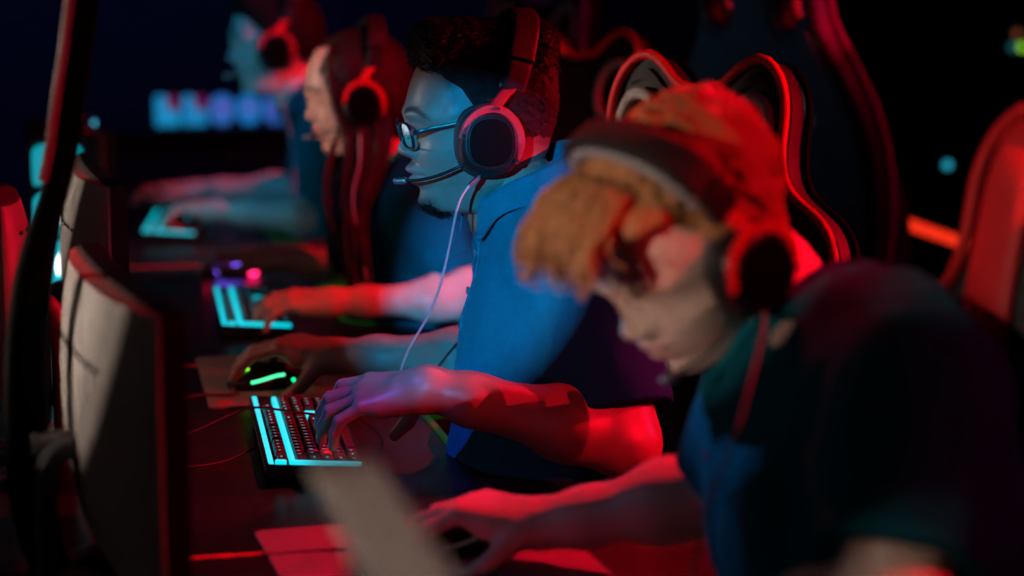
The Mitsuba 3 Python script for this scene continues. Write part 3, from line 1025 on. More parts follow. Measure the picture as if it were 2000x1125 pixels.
def monitor(label, loc, rz, emit, w=.54, h=.33, zc=.905, r=1.05, flip=False, shell='grey_shell', tilt=0.0, neck=True, glow=1.0):
    t = thing('monitor', label, 'monitor', None)
    m = pose((loc[0], loc[1], zc), math.radians(rz)) @ trimesh.transformations.rotation_matrix(-math.radians(tilt), [0, 1, 0])
    c = lambda y: y * y / (2 * r)
    obj('screen_frame', mv(curved(w, h, r, lambda y, z: c(y) + .012 + 0 * z, x2_of=lambda y, z: c(y) - .012 + 0 * z), m), M['black_plastic'], t)
    obj('screen', mv(curved(w - .024, h - .034, r, lambda y, z: c(y) + .0135 + 0 * z, x2_of=lambda y, z: c(y) + .0115 + 0 * z), mv_m(m, (0, 0, .004))), M['black_gloss'], t, emit=[e * glow for e in emit], label='lit screen', pick=12)

    def bulge(y, z):
        a = np.clip(1 - (np.abs(y) / (w / 2)) ** 3.0, 0, 1) ** .6
        b = np.clip(1 - (np.abs(z - .02) / (h / 2 + .02)) ** 2.4, 0, 1) ** .7
        return c(y) - .0125 - .042 * a * b
    obj('back_shell', mv(curved(w - .004, h - .004, r, lambda y, z: c(y) - .011 + 0 * z, x2_of=bulge, n=40, k=24), m), M[shell], t, smooth=40)
    vents = []
    for i in range(9):
        y = -.12 + i * .03
        z = .085
        x = float(bulge(np.array(y), np.array(z)))
        vents.append(rbox(.004, .018, .004, (x, y, z), .001))
    obj('vent_slot', mv(cat(vents), m), M['black_matte'], t)
    labels[numbered_last(t, 'vent_slot')] = {'kind': 'stuff'}
    if neck:
        base = pose((loc[0], loc[1], 0), math.radians(rz))
        nk = spline([(-.045, 0, zc - .02), (-.075, 0, zc - .03), (-.088, 0, zc - .08), (-.088, 0, DESK_Z + .012)], 24)
        obj('stand_neck', mv(tube(nk, 1.0, 16, flat=(.022, .012, .6), up=np.array([V(1, 0, .01)] * 24)), base), M['grey_dark'], t, smooth=40)
        ft = [tube(spline([(-.085, 0, DESK_Z + .012), (.0, s * .09, DESK_Z + .010), (.065, s * .15, DESK_Z + .006)], 12), 1.0, 10, flat=(.016, .006, .6), up=V(0, 0, 1)) for s in (1, -1)]
        ft.append(mv(lathe([(0, 0), (.034, 0), (.034, .008), (.028, .014), (0, .014)], 28), pose((-.085, 0, DESK_Z))))
        obj('stand_foot', mv(cat(ft), base), M['grey_dark'], t, smooth=40)
    return t


def numbered_last(parent, name):
    ks = [k for k in scene if k == f'{parent}__{name}' or k.startswith(f'{parent}__{name}_')]
    return ks[-1]


# ------------------------------------------------------------------ keyboards
UK = 0.0178
R0 = ['Esc', None, 'F1', 'F2', 'F3', 'F4', None, 'F5', 'F6', 'F7', 'F8', None, 'F9', 'F10', 'F11', 'F12']
ROWK = [
    (5.45, 0, [('Esc', 1), (None, 1), ('F1', 1), ('F2', 1), ('F3', 1), ('F4', 1), (None, .5), ('F5', 1), ('F6', 1), ('F7', 1), ('F8', 1), (None, .5), ('F9', 1), ('F10', 1), ('F11', 1), ('F12', 1), (None, .25), ('Prt', 1), ('Scr', 1), ('Pse', 1)]),
    (4.0, 0, [(c, 1) for c in '`1234567890-='] + [('Back', 2), (None, .25), ('Ins', 1), ('Hm', 1), ('Pg', 1), (None, .25), ('Nm', 1), ('/', 1), ('*', 1), ('-', 1)]),
    (3.0, 0, [('Tab', 1.5)] + [(c, 1) for c in 'QWERTYUIOP[]'] + [('|', 1.5), (None, .25), ('Del', 1), ('End', 1), ('Pg', 1), (None, .25), ('7', 1), ('8', 1), ('9', 1)]),
    (2.0, 0, [('Caps', 1.75)] + [(c, 1) for c in "ASDFGHJKL;'"] + [('Enter', 2.25), (None, 3.5), ('4', 1), ('5', 1), ('6', 1)]),
    (1.0, 0, [('Shift', 2.25)] + [(c, 1) for c in 'ZXCVBNM,./'] + [('Shift', 2.75), (None, 1.25), ('^', 1), (None, 1.25), ('1', 1), ('2', 1), ('3', 1)]),
    (0.0, 0, [('Ctrl', 1.25), ('Win', 1.25), ('Alt', 1.25), ('', 6.25), ('Alt', 1.25), ('Fn', 1.25), ('Mn', 1.25), ('Ctrl', 1.25), (None, .25), ('<', 1), ('v', 1), ('>', 1), (None, .25), ('0', 2), ('.', 1)]),
]
RED_KEYS = set('WASD')


def keycap(w, d=1.0, h=.0085):
    a, b = w * UK / 2 - .0009, d * UK / 2 - .0009
    ta, tb = a - .0022, b - .0020
    c = .0012
    pts = []
    for x, y, z in ((a, b, 0), (a - .0006, b - .0006, h * .5)):
        pts += [(sx * (x - c * k0), sy * (y - c * k1), z) for sx in (1, -1) for sy in (1, -1) for k0, k1 in ((0, 1), (1, 0))]
    for z, s in ((h - .0007, 0.0), (h, .0007)):
        pts += [(sx * (ta - s - c * k0), sy * (tb - s - c * k1) + .0006, z) for sx in (1, -1) for sy in (1, -1) for k0, k1 in ((0, 1), (1, 0))]
    return trimesh.Trimesh(np.array(pts), process=False).convex_hull


KEYCACHE, TXT = {}, {}


def keyboard(label, m, legends, group, glow=1.0, keys_tall=True):
    """m: 4x4, x along the user's right, y away from the user, z up; origin at the middle of the case's underside."""
    t = thing('keyboard', label, 'keyboard', group)
    tilt = trimesh.transformations.rotation_matrix(math.radians(4.0), [1, 0, 0], [0, -.065, 0])
    mm = m @ tilt
    W = T(mm.tolist())
    L, D = .424, .132
    lo = extrude(sbox(-L / 2, -D / 2, L / 2, D / 2).buffer(-.008).buffer(.008, 8), .0135, .003)
    obj('case', mv(lo, mm), M['black_plastic'], t, smooth=40)
    rims = extrude(sbox(-L / 2, -D / 2, L / 2, D / 2).buffer(-.008).buffer(.008, 8).difference(sbox(-L / 2 + .004, -D / 2 + .004, L / 2 - .004, D / 2 - .004)), .0055, .001)
    obj('case_rim', mv(rims, mv_m(mm, (0, 0, .0125))), M['black_gloss'], t, smooth=40)
    for s in (1, -1):
        obj('foot', mv(rbox(.02, .012, .012, (s * .16, .05, -.0062), .002), mm), M['black_matte'], t)
    g = lambda *a, **k: obj('light_bar', mv(rbox(*a, b=.0015), mm), M['led_body'], t, emit=[c * glow for c in CYAN_LED], label='glowing cyan light bar')
    x0 = -22.5 * UK / 2
    y0 = -.0535
    # back edge in five lengths, the gap under the function keys, the short ends, the well above the arrow keys
    for i in range(5):
        a, b = -.205 + i * .082, -.205 + (i + 1) * .082 - .003
        g(b - a, .0075, .0065, ((a + b) / 2, .0595, .0165))
    yb = y0 + (4.675 + .5) * UK - .001
    g(.396, .0074, .0085, (-.0035, y0 + 4.725 * UK, .0175))
    g(.0060, .0150, .0120, (-.2062, .0470, .0180))
    g(.0060, .0930, .0120, (-.2062, -.0130, .0180))
    g(2.9 * UK, .9 * UK, .004, (x0 + 16.75 * UK, y0 + 2.0 * UK, .0155))
    leg = []
    for ry, _, row in ROWK:
        x = 0.0
        for name, w in row:
            if name is not None:
                if w not in KEYCACHE:
                    KEYCACHE[w] = {}
                red = name in RED_KEYS
                mk = 'key_red' if red else 'key_black'
                if mk not in KEYCACHE[w]:
                    KEYCACHE[w][mk] = mikit.ply(keycap(w), M[mk], smooth=False)
                cx, cy = x0 + (x + w / 2) * UK, y0 + ry * UK
                k = numbered(f'{t}__key')
                scene[k] = {**KEYCACHE[w][mk], 'to_world': W @ T().translate([cx, cy, .0165])}
                if red:
                    labels[k] = {'label': 'red keycap'}
                if legends and name:
                    if name not in TXT:
                        tm = meshkit.text_mesh(name if len(name) < 5 else name[:5], .0042 if len(name) == 1 else .0030, .0003)
                        TXT[name] = tm
                    tm = TXT[name].copy()
                    b = tm.bounds
                    tm.apply_translation((cx - w * UK / 2 + .0052 - b[0][0], cy + .0006 - b[0][1], .0165 + .00845))
                    leg.append(tm)
            x += w
        if ry == 3.0:
            for nm, xx, hh in (('+', 21.5, 2),):
                scene[numbered(f'{t}__key')] = {**mikit.ply(keycap(1, 2), M['key_black']), 'to_world': W @ T().translate([x0 + 22.0 * UK, y0 + 2.5 * UK, .0165])}
        if ry == 1.0:
            scene[numbered(f'{t}__key')] = {**mikit.ply(keycap(1, 2), M['key_black']), 'to_world': W @ T().translate([x0 + 22.0 * UK, y0 + .5 * UK, .0165])}
    if leg:
        k = obj('key_legends', mv(cat(leg), mm), M['led_body'], t, smooth=False, emit=[c * .5 for c in CYAN_LED], label='glowing cyan legends on the keys')
        labels[k]['kind'] = 'stuff'
    return t


# ------------------------------------------------------------------ mice
def mouse(label, loc, rz, leds, cable=None, cable_mat='cable_black', lr=.0024):
    """Points along -x at rz = 0. leds: (colour of wheel, of side strip, of rear mark)."""
    t = thing('computer_mouse', label, 'mouse')
    m = pose((loc[0], loc[1], loc[2]), math.radians(rz))
    g = [([ell((.012, 0, .010), (.052, .031, .030), cut=(((0, 0, 0), (0, 0, -1)),)), ell((-.030, 0, .008), (.036, .029, .020), cut=(((0, 0, 0), (0, 0, -1)),))], .03, .01)]
    body = taubin(solid(g, .003), 2)
    obj('shell', mv(body, m), M['black_plastic'], t, smooth=True)
    tree = cKDTree(body.vertices)

    def on(x, y, lift=.0006):
        v = np.asarray(body.vertices)
        up = v[np.asarray(body.vertex_normals)[:, 2] > .05]
        k = np.argmin((up[:, 0] - x) ** 2 + (up[:, 1] - y) ** 2)
        return V(x, y, up[k, 2] + lift)

    def side(x, z):
        v = np.asarray(body.vertices)
        s = v[v[:, 1] < -.012]
        k = np.argmin((s[:, 0] - x) ** 2 + (s[:, 2] - z) ** 2)
        return s[k] + V(0, -.0010, 0)
    bt = [tube(spline([on(-.060, .001), on(-.045, .001), on(-.020, .0012)], 12), .0009, 6)]
    obj('button_gap', mv(cat(bt), m), M['black_matte'], t)
    wh = mv(lathe([(0, -.004), (.0095, -.004), (.0105, -.002), (.0105, .002), (.0095, .004), (0, .004)], 24), frame(V(1, 0, 0), V(0, 1, 0), on(-.040, -.012) - V(0, 0, .004)))
    obj('scroll_wheel', mv(wh, m), M['led_body'], t, emit=leds[0], label='glowing scroll wheel')
    st = spline([side(-.030, .014), side(-.012, .019), side(.010, .024), side(.024, .025)], 20)
    obj('light_strip', mv(tube(st, lr, 8), m), M['led_body'], t, smooth=True, emit=leds[1], label='glowing side strip')
    ck = spline([side(.036, .018), side(.044, .008), side(.052, .007), side(.058, .013)], 20)
    obj('light_strip', mv(tube(ck, lr, 8), m), M['led_body'], t, smooth=True, emit=leds[2], label='glowing mark at the rear')
    if cable is not None:
        p = spline([(m @ np.r_[-.062, 0, .006, 1])[:3]] + list(cable), 80)
        obj('cable', tube(p, .0021, 8), M[cable_mat], t, smooth=True)
    return t


# ------------------------------------------------------------------ chairs
def chair(label, loc, yaw, group=None, trim='red_leather', face='leather', h=1.28, seat=.45, wide=False):
    """Racing-style chair; at yaw 0 it faces -x."""
    t = thing('gaming_chair', label, 'chair', group)
    m = pose((loc[0], loc[1], 0), math.radians(yaw))
    dz = h - 1.28
    half = [(.19, .50), (.225, .60), (.235, .72), (.265, .86), (.275, .96), (.245, 1.04 + dz * .5), (.178, 1.09 + dz), (.160, 1.14 + dz), (.158, 1.20 + dz), (.140, 1.255 + dz), (.105, 1.28 + dz), (.070, 1.265 + dz), (.035, 1.235 + dz), (0, 1.228 + dz)]
    half = spline([(y, z, 0) for y, z in half], 60)[:, :2]
    outline = np.vstack([half, [(-y, z) for y, z in half[::-1]][1:]])
    poly = Polygon(outline).buffer(0)
    holes = [Point(0, 0).buffer(1, 24) for _ in (0, 1)]
    from shapely import affinity
    for i, s in enumerate((1, -1) if not wide else ()):
        hl = affinity.translate(affinity.rotate(affinity.scale(holes[i], .034, .052), -12 * s), .098 * s, 1.165 + dz)
        poly = poly.difference(hl)
    # lean: the back plane tilts 12 degrees about the seat
    lean = trimesh.transformations.rotation_matrix(math.radians(11), [0, 1, 0], [.235, 0, .50])
    P = np.array([[0, 0, 1, .20], [1, 0, 0, 0], [0, 1, 0, 0], [0, 0, 0, 1]], float)      # (y, z, thickness) -> world
    back = mv(extrude(poly, .075, .022), m @ lean @ P)
    bk = obj('backrest', back, M[face], t, smooth=50)
    n = len(outline)
    x3 = np.array([(m @ lean @ np.r_[.2015, y, z, 1])[:3] for y, z in outline])
    obj('piping', tube(x3, .0075, 8, caps=True), M[trim], bk, smooth=True)
    x4 = np.array([(m @ lean @ np.r_[.2735, y, z, 1])[:3] for y, z in outline])
    obj('piping', tube(x4, .0055, 8, caps=True), M['black_matte'], bk, smooth=True)
    for s in (1, -1):
        th = np.linspace(0, 2 * np.pi, 36, endpoint=False)
        a = math.radians(-12 * s)
        ex, ez = .036 * np.cos(th), .054 * np.sin(th)
        ring = [(m @ lean @ np.r_[.199, .098 * s + x * math.cos(a) - z * math.sin(a), 1.165 + dz + x * math.sin(a) + z * math.cos(a), 1])[:3] for x, z in zip(ex, ez)]
        if not wide:
            obj('slot_ring', tube(ring, .010, 10, closed=True), M['leather_light'], bk, smooth=True)
        else:
            ws = spline([(.196, .085 * s, .95), (.193, .110 * s, 1.05 + dz), (.194, .112 * s, 1.16 + dz), (.203, .104 * s, 1.25 + dz), (.225, .100 * s, 1.283 + dz)], 24)
            ws = np.array([(m @ lean @ np.r_[p, 1])[:3] for p in ws])
            obj('headrest_stripe', tube(ws, 1.0, 10, flat=(.030, .006, .7), up=np.array([m[:3, :3] @ V(-1, 0, .1)] * 24)), M['red_leather'], bk, smooth=True)
        bo = spline([(.185, .175 * s, .53), (.165, .205 * s, .68), (.160, .225 * s, .85), (.175, .215 * s, .97), (.195, .17 * s, 1.05)], 24)
        bo = np.array([(m @ lean @ np.r_[p, 1])[:3] for p in bo])
        obj('side_bolster', tube(bo, np.sin(np.linspace(.25, np.pi - .25, 24)) * .045, 14), M[face], bk, smooth=True)
        st = spline([(.190, .080 * s, .56), (.188, .095 * s, .80), (.190, .080 * s, 1.02)], 16)
        st = np.array([(m @ lean @ np.r_[p, 1])[:3] for p in st])
        obj('stripe', tube(st, 1.0, 10, flat=(.016, .012, .8), up=np.array([m[:3, :3] @ V(-1, 0, 0)] * 16)), M[trim], bk, smooth=True)
    obj('seat', mv(rbox(.50, .50, .10, (-.02, 0, seat - .05), .03), m), M[face], t, smooth=40)
    for s in (1, -1):
        obj('seat_bolster', mv(tube(spline([(-.25, .21 * s, seat - .02), (0, .225 * s, seat + .015), (.2, .22 * s, seat)], 12), .045, 12), m), M[face], t, smooth=True)
        ar = cat(rbox(.05, .03, .22, (.03, .285 * s, seat + .04), .006), rbox(.05, .10, .02, (.03, .25 * s, seat - .07), .004))
        obj('armrest_post', mv(ar, m), M['black_plastic'], t)
        obj('armrest', mv(rbox(.25, .085, .03, (.0, .285 * s, seat + .16), .01), m), M['black_matte'], t)
    obj('gas_lift', mv(lathe([(0, .07), (.03, .07), (.03, .2), (.022, .2), (.022, seat - .1), (.09, seat - .098), (.09, seat - .085), (0, seat - .085)], 20), m), M['black_plastic'], t)
    for i in range(5):
        a = i * 2 * math.pi / 5 + .3
        e = V(math.cos(a), math.sin(a), 0)
        obj('base_leg', mv(tube(np.array([V(0, 0, .10), e * .16 + V(0, 0, .095), e * .31 + V(0, 0, .07)]), [.028, .022, .016], 8), m), M['black_plastic'], t, smooth=True)
        w = mv(lathe([(0, -.012), (.027, -.012), (.030, -.008), (.030, .008), (.027, .012), (0, .012)], 20), m @ frame(V(0, 0, 1), V(-e[1], e[0], 0), e * .31 + V(0, 0, .030)))
        obj('caster', w, M['black_plastic'], t)
    return t


# ------------------------------------------------------------------ added unseen lamps
def stage_lamp(label, loc, target, intensity, cutoff, beam, r=.07):  # unseen spot in a housing, added for its light
    t = thing('stage_lamp', label, 'lamp')
    d = unit(V(target) - V(loc))
    m = frame(np.cross(d, V(0, 0, 1)), d, loc)
    obj('barrel', mv(lathe([(0, -.14), (r * .7, -.14), (r * 1.1, -.08), (r * 1.15, .09), (r * 1.08, .09), (r * 1.05, 0.0), (0, -.004)], 32), m), M['black_matte'], t, smooth=40)
    lens = lathe([(0, 0), (r, 0), (r, .001), (0, .001)], 32)
    obj('lamp_lens', mv(lens, m), M['led_body'], t, emit=V(intensity) / max(intensity) * 2.0, label='lit lens', pick=.3)
    o = V(loc) + d * (.09)
    scene[f'beam_of_{t}'] = {'type': 'spot', 'intensity': {'type': 'rgb', 'value': [float(v) for v in intensity]}, 'cutoff_angle': float(cutoff), 'beam_width': float(beam), 'sampling_weight': 25.0, 'to_world': T().look_at(origin=o.tolist(), target=(o + d).tolist(), up=[0, 0, 1])}
    loc = V(loc)
    sd = unit(np.cross(d, V(0, 0, 1)))
    yk = [tube(np.array([loc + sd * s * r * 1.2, loc + sd * s * r * 1.3 + V(0, 0, .14), loc + V(0, 0, .18)]), .008, 8) for s in (1, -1)]
    yk.append(tube(np.array([loc + V(0, 0, .17), V(loc[0], loc[1], ZC)]), .012, 10))
    obj('bracket', cat(yk), M['black_plastic'], t, smooth=40)
    return t


def led_tube(label, a, b, emit, r=.02):
    t = thing('led_tube', label, 'lamp')
    a, b = V(a), V(b)
    obj('glow_tube', tube(np.array([a, b]), r, 20), M['led_body'], t, smooth=40, emit=emit, label='glowing tube', pick=50)
    d = unit(b - a)
    for e, s in ((a, -1), (b, 1)):
        obj('end_cap', tube(np.array([e - d * .01 * s, e + d * .03 * s]), r * 1.25, 20), M['black_plastic'], t, smooth=40)
        obj('hanger', tube(np.array([e + d * .01 * s, V(e[0] + d[0] * .01 * s, e[1] + d[1] * .01 * s, ZC)]), .004, 6), M['black_plastic'], t)
    return t


# ------------------------------------------------------------------ furniture in place
desk_labels = ['dark wood gaming desk under the reddish-haired player\'s mouse hand', 'dark wood gaming desk holding the sharp cyan-lit keyboard and grey mouse pad', 'dark wood gaming desk in front of the long-haired player', 'dark wood gaming desk in front of the farthest player']
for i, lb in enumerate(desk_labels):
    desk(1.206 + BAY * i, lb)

monitor('grey-backed curved monitor at the left, nearest of the grey-backed ones, beside the tall bowed pole', (.086, 2.26, 0), 7.2, SCREEN_BLUE, w=.52, r=3.4, zc=.917)
monitor('grey-backed curved monitor with a dark slot, just beyond the nearest grey-backed one', (.093, 3.25, 0), 3.4, SCREEN_WARM, w=.52, r=3.4, zc=.931)
monitor('farthest monitor of the row, before the farthest player', (.12, 4.74, 0), 3.0, SCREEN_CYAN, w=.50, h=.28, zc=.90)
near = monitor('foreground monitor under the flat grey bar, before the reddish-haired player', (.222, 1.13, 0), 0, SCREEN_WARM, w=.42, h=.29, zc=.905, r=6.0, shell='black_plastic', glow=.2)

# grey bar lying along the top of the foreground monitor
t = thing('monitor_light_bar', 'blurred flat grey bar running along the top of the foreground monitor', 'light bar')
mb = pose((.203, 1.170, 1.078), 0)
obj('housing', mv(rbox(.051, .45, .012, (0, 0, 0), .004), mb), M['grey_shell'], t)
obj('clip', mv(rbox(.05, .05, .012, (.0, 0, -.0085), .003), mb), M['grey_dark'], t)

# tall bowed pole beside the grey-backed monitor
t = thing('monitor_pole', 'tall bowed black monitor pole with a pale edge, at the far left', 'pole')
P = np.array([V(0.0736, 2.3519, 1.4689), V(0.0633, 2.3427, 1.4018), V(0.0502, 2.3313, 1.3178), V(0.0390, 2.3234, 1.2563), V(0.0312, 2.3175, 1.2115), V(0.0215, 2.3135, 1.1751), V(0.0114, 2.3101, 1.1415), V(0.0018, 2.3065, 1.1079), V(-0.0070, 2.3014, 1.0660), V(-0.0144, 2.2944, 1.0156), V(-0.0182, 2.2857, 0.9596), V(-0.0187, 2.2762, 0.9037), V(-0.0161, 2.2625, 0.8281), V(-0.0061, 2.2505, 0.7721), V(0.0038, 2.2431, 0.7425)])
P[:, 1] = 2.28
P[-1, 2] = DESK_Z + .006
path = spline(P, 60)
obj('post', tube(path, np.interp(np.linspace(0, 1, 60), [0, .30, .42, .55, .85, 1], [.66, .66, .62, .92, 1.05, .9]), 16, flat=(.017, .024, .5), up=V(1, 0, .05)), M['black_matte'], t, smooth=40)
ed = path[:24] + V(-.0165, -.010, 0)
obj('edge_strip', tube(ed, 1.0, 10, flat=(.008, .0052, .5), up=V(1, 0, .05)), M['grey_shell'], t, smooth=40, label='pale edge strip')
obj('pole_base', mv(lathe([(0, 0), (.075, 0), (.075, .006), (.06, .012), (0, .012)], 32), pose((P[-1, 0], P[-1, 1], DESK_Z))), M['black_plastic'], t, smooth=40)
ar = np.array([P[10], V(0.0185, 2.2757, 0.8912), V(0.0476, 2.2877, 0.8796)])
ar[0] = V(-0.0146, 2.2738, 0.8953)
obj('neck_arm', tube(spline(ar, 16), 1.0, 14, flat=(.018, .015, .7), up=V(0, 0, 1)), M['grey_shell'], t, smooth=40, label='short pale neck')

# monitor of the row behind, and the cyan-lit computer case
om = monitor('slim grey monitor of the opposite row, at the left edge behind the bowed pole', (-.062, 2.80, 0), 184, (0.006, .015, .024), w=.30, h=.25, zc=.990, r=4.0, neck=True, shell='grey_dark')
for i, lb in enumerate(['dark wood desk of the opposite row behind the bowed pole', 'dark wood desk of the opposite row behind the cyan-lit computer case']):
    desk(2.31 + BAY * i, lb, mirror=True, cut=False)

t = thing('computer_case', 'black computer case with glowing cyan fans between the monitor backs', 'computer')
cx, cy = .045, 4.17
obj('case_frame', cat(rbox(.11, .42, .035, (cx, cy, DESK_Z + .0185), .004), rbox(.11, .42, .012, (cx, cy, 1.075), .004), rbox(.006, .42, .30, (cx - .052, cy, .92), .001), rbox(.006, .42, .30, (cx + .052, cy, .92), .001), rbox(.11, .006, .30, (cx, cy + .205, .92), .001)), M['black_plastic'], t)
for z, h, e in ((.835, .104, 1.0), (.932, .078, .8), (1.022, .085, .55)):
    ring = extrude(sbox(-.048, -h / 2, .048, h / 2).buffer(-.02).buffer(.02, 8), .02, .004)
    k = obj('fan', mv(ring, np.array([[1, 0, 0, cx], [0, 0, 1, cy - .19], [0, 1, 0, z], [0, 0, 0, 1]], float)), M['led_body'], t, emit=[c * e * .7 for c in CYAN_LED], label='glowing cyan fan')
    hub = lathe([(0, 0), (.020, 0), (.018, .006), (0, .008)], 24)
    obj('hub', mv(hub, frame(V(1, 0, 0), V(0, -1, 0), V(cx, cy - .191, z))), M['eye_white'], k, emit=[2.6 * e, 3.4 * e, 3.6 * e])
for i in range(3):
    obj('grille_bar', rbox(.105, .006, .006, (cx, cy - .205, .788 + i * .099), .001), M['black_plastic'], t)
obj('case_foot', cat(*[rbox(.03, .03, .004, (cx + a * .035, cy + b * .17, DESK_Z + .0005), .001) for a in (1, -1) for b in (1, -1)]), M['black_matte'], t)

# mouse pads
pd = thing('mouse_pad', 'grey mouse pad with a red tag, under the green-lit mouse', 'mouse pad')
obj('mat', mv(extrude(sbox(0, 0, .32, .395).buffer(-.012).buffer(.012, 8), .0035, .001), pose((.247, 3.078, DESK_Z), math.radians(-1.5))), M['pad_cloth'], pd, smooth=40)
obj('tag', mv(extrude(sbox(0, 0, .022, .026), .0008, .0002), pose((.262, 3.092, DESK_Z + .0035), math.radians(-1.5))), M['red_print'], pd, label='red tag at the corner')
pd = thing('mouse_pad', 'grey mouse pad in the foreground under the reddish-haired player\'s hand', 'mouse pad')
obj('mat', mv(extrude(sbox(0, 0, .36, .40).buffer(-.012).buffer(.012, 8), .0035, .001), pose((.262, 1.995, DESK_Z), math.radians(3))), M['pad_cloth'], pd, smooth=40)

# keyboards
def kb_matrix(x, y, rz):
    m = np.eye(4)
    a = math.radians(rz)
    m[:3, 0] = (math.sin(a), math.cos(a), 0)
    m[:3, 1] = (-math.cos(a), math.sin(a), 0)
    m[:3, 3] = (x, y, DESK_Z + .0005)
    return m


keyboard('sharp black keyboard with cyan light bars, under the hand of the man in glasses', kb_matrix(.358, 2.822, 3.0), True, None, 1.0)
keyboard('blurred black keyboard with cyan light bars in front of the long-haired player', kb_matrix(.392, 3.84, 3.0), True, None, 1.0)
keyboard('farthest cyan-lit keyboard, in front of the farthest player', kb_matrix(.335, 5.09, 8.0), False, None, .75)

# mice
G1, G2, G3 = (.5, 2.2, .10), (.15, 2.0, .75), (.0, 2.0, .75)
mouse('black mouse with green glowing strips on the grey mouse pad', (.352, 3.205, DESK_Z + .0035), 0, (G1, G2, G3),
      [V(0.2880, 3.1477, 0.7581) * V(1, 1, 0) + V(0, 0, DESK_Z + .006), V(0.2471, 3.1557, 0.7486) * V(1, 1, 0) + V(0, 0, DESK_Z + .006), V(.20, 3.14, DESK_Z + .003), V(.12, 3.10, DESK_Z + .003), V(.02, 3.13, DESK_Z + .003)], 'cable_red')
mouse('black mouse with red and violet glowing strips under the long-haired player\'s right hand', (.400, 4.36, DESK_Z), 0, ((9.0, .1, .5), (1.6, .9, 9.0), (8.0, .1, 1.0)), [V(.30, 4.36, DESK_Z + .003), V(.16, 4.40, DESK_Z + .003)], lr=.0042)
mouse('dark mouse in the foreground under the reddish-haired player\'s hand', (.470, 2.255, DESK_Z + .0035), 4, ((.02, .01, .01), (.02, .01, .01), (.02, .01, .01)), [V(.36, 2.28, DESK_Z + .006), V(.24, 2.29, DESK_Z + .003)])
mouse('dark mouse under the farthest player\'s right hand', (.36, 5.50, DESK_Z), 0, ((.02, .05, .06), (.02, .05, .06), (.02, .05, .06)))

# loose cables
kx = lambda x, y, z: V(x, y, z)
t = tag(obj('cable', tube(spline([V(.06, 2.93, DESK_Z + .003), V(.17, 2.88, DESK_Z + .003), V(.255, 2.90, .768), V(.292, 2.905, .7785), V(.32, 2.885, .7805), V(.36, 2.855, .7790), V(.395, 2.84, .7765)], 60), .0017, 8), M['cable_black'], smooth=True), 'thin black cable lying across the keys of the sharp keyboard', 'cable')
t = tag(obj('cable', tube(spline([V(.283, 2.76, .756), V(.25, 2.75, DESK_Z + .004), V(.18, 2.72, DESK_Z + .003), V(.10, 2.73, DESK_Z + .003), V(.0, 2.80, DESK_Z + .003)], 50), .0019, 8), M['cable_black'], smooth=True), 'black keyboard cable on the bare desk beside the case of the sharp keyboard', 'cable')
t = tag(obj('cable', tube(spline([V(-.02, 2.95, DESK_Z + .003), V(.04, 2.99, DESK_Z + .02), V(.085, 2.96, DESK_Z + .03), V(.095, 2.90, DESK_Z + .01), V(.05, 2.88, DESK_Z + .003)], 50), .0022, 8), M['cable_grey'], smooth=True), 'pale looped cable on the desk behind the nearest grey-backed monitor', 'cable')

# chairs
chair('black gaming chair with red piping behind the player in glasses', (.725, 2.78), 38, trim='red_leather')
chair('black gaming chair with red piping behind the long-haired player', (.79, 3.73), 38, trim='red_leather')
chair('gaming chair with purple piping behind the farthest player', (.93, 4.75), 34, trim='purple_trim', h=1.36)
chair('black and red gaming chair at the right edge behind the reddish-haired player', (.675, 1.60), 24, trim='red_leather', face='leather_worn', h=1.29, wide=True)
chair('tall dark gaming chair with purple piping standing in the back, right of centre', (1.86, 4.35), -150, trim='purple_trim', face='blue_leather', h=1.45)

# ------------------------------------------------------------------ people
FACE = lambda lean, turn: rot_head(turn, -lean)


def rest_hand(w, tgt, ts, roll=0.0, s=1.0, u=(0, 0, 1), curls=None, splay=(8, 2, -5, -13), thumb=None):
    c = curls or [(14, 24, 16), (12, 24, 16), (14, 28, 18), (18, 30, 20)]
    return hand(w, V(tgt) - w, u, ts, c, splay, s, thumb or ((.80, .55, -.25), (.96, .16, -.20), (.98, -.02, -.16)), roll)


def type_hand(w, tgt, ts, roll=0.0, s=1.0, u=(0, 0, 1), curls=None, splay=(9, 2, -6, -15), thumb=None):
    c = curls or [(16, 30, 20), (14, 32, 22), (15, 32, 22), (20, 30, 20)]
    return hand(w, V(tgt) - w, u, ts, c, splay, s, thumb or ((.62, .60, -.50), (.90, .20, -.38), (.97, .05, -.22)), roll)


def body_joints(neck, lean, turn, s, pelvis, drop=.20):
    R = rot_head(turn, -lean)
    f, l, u = R[:3, 0], R[:3, 1], R[:3, 2]
    return dict(frame=R, neck=V(neck))


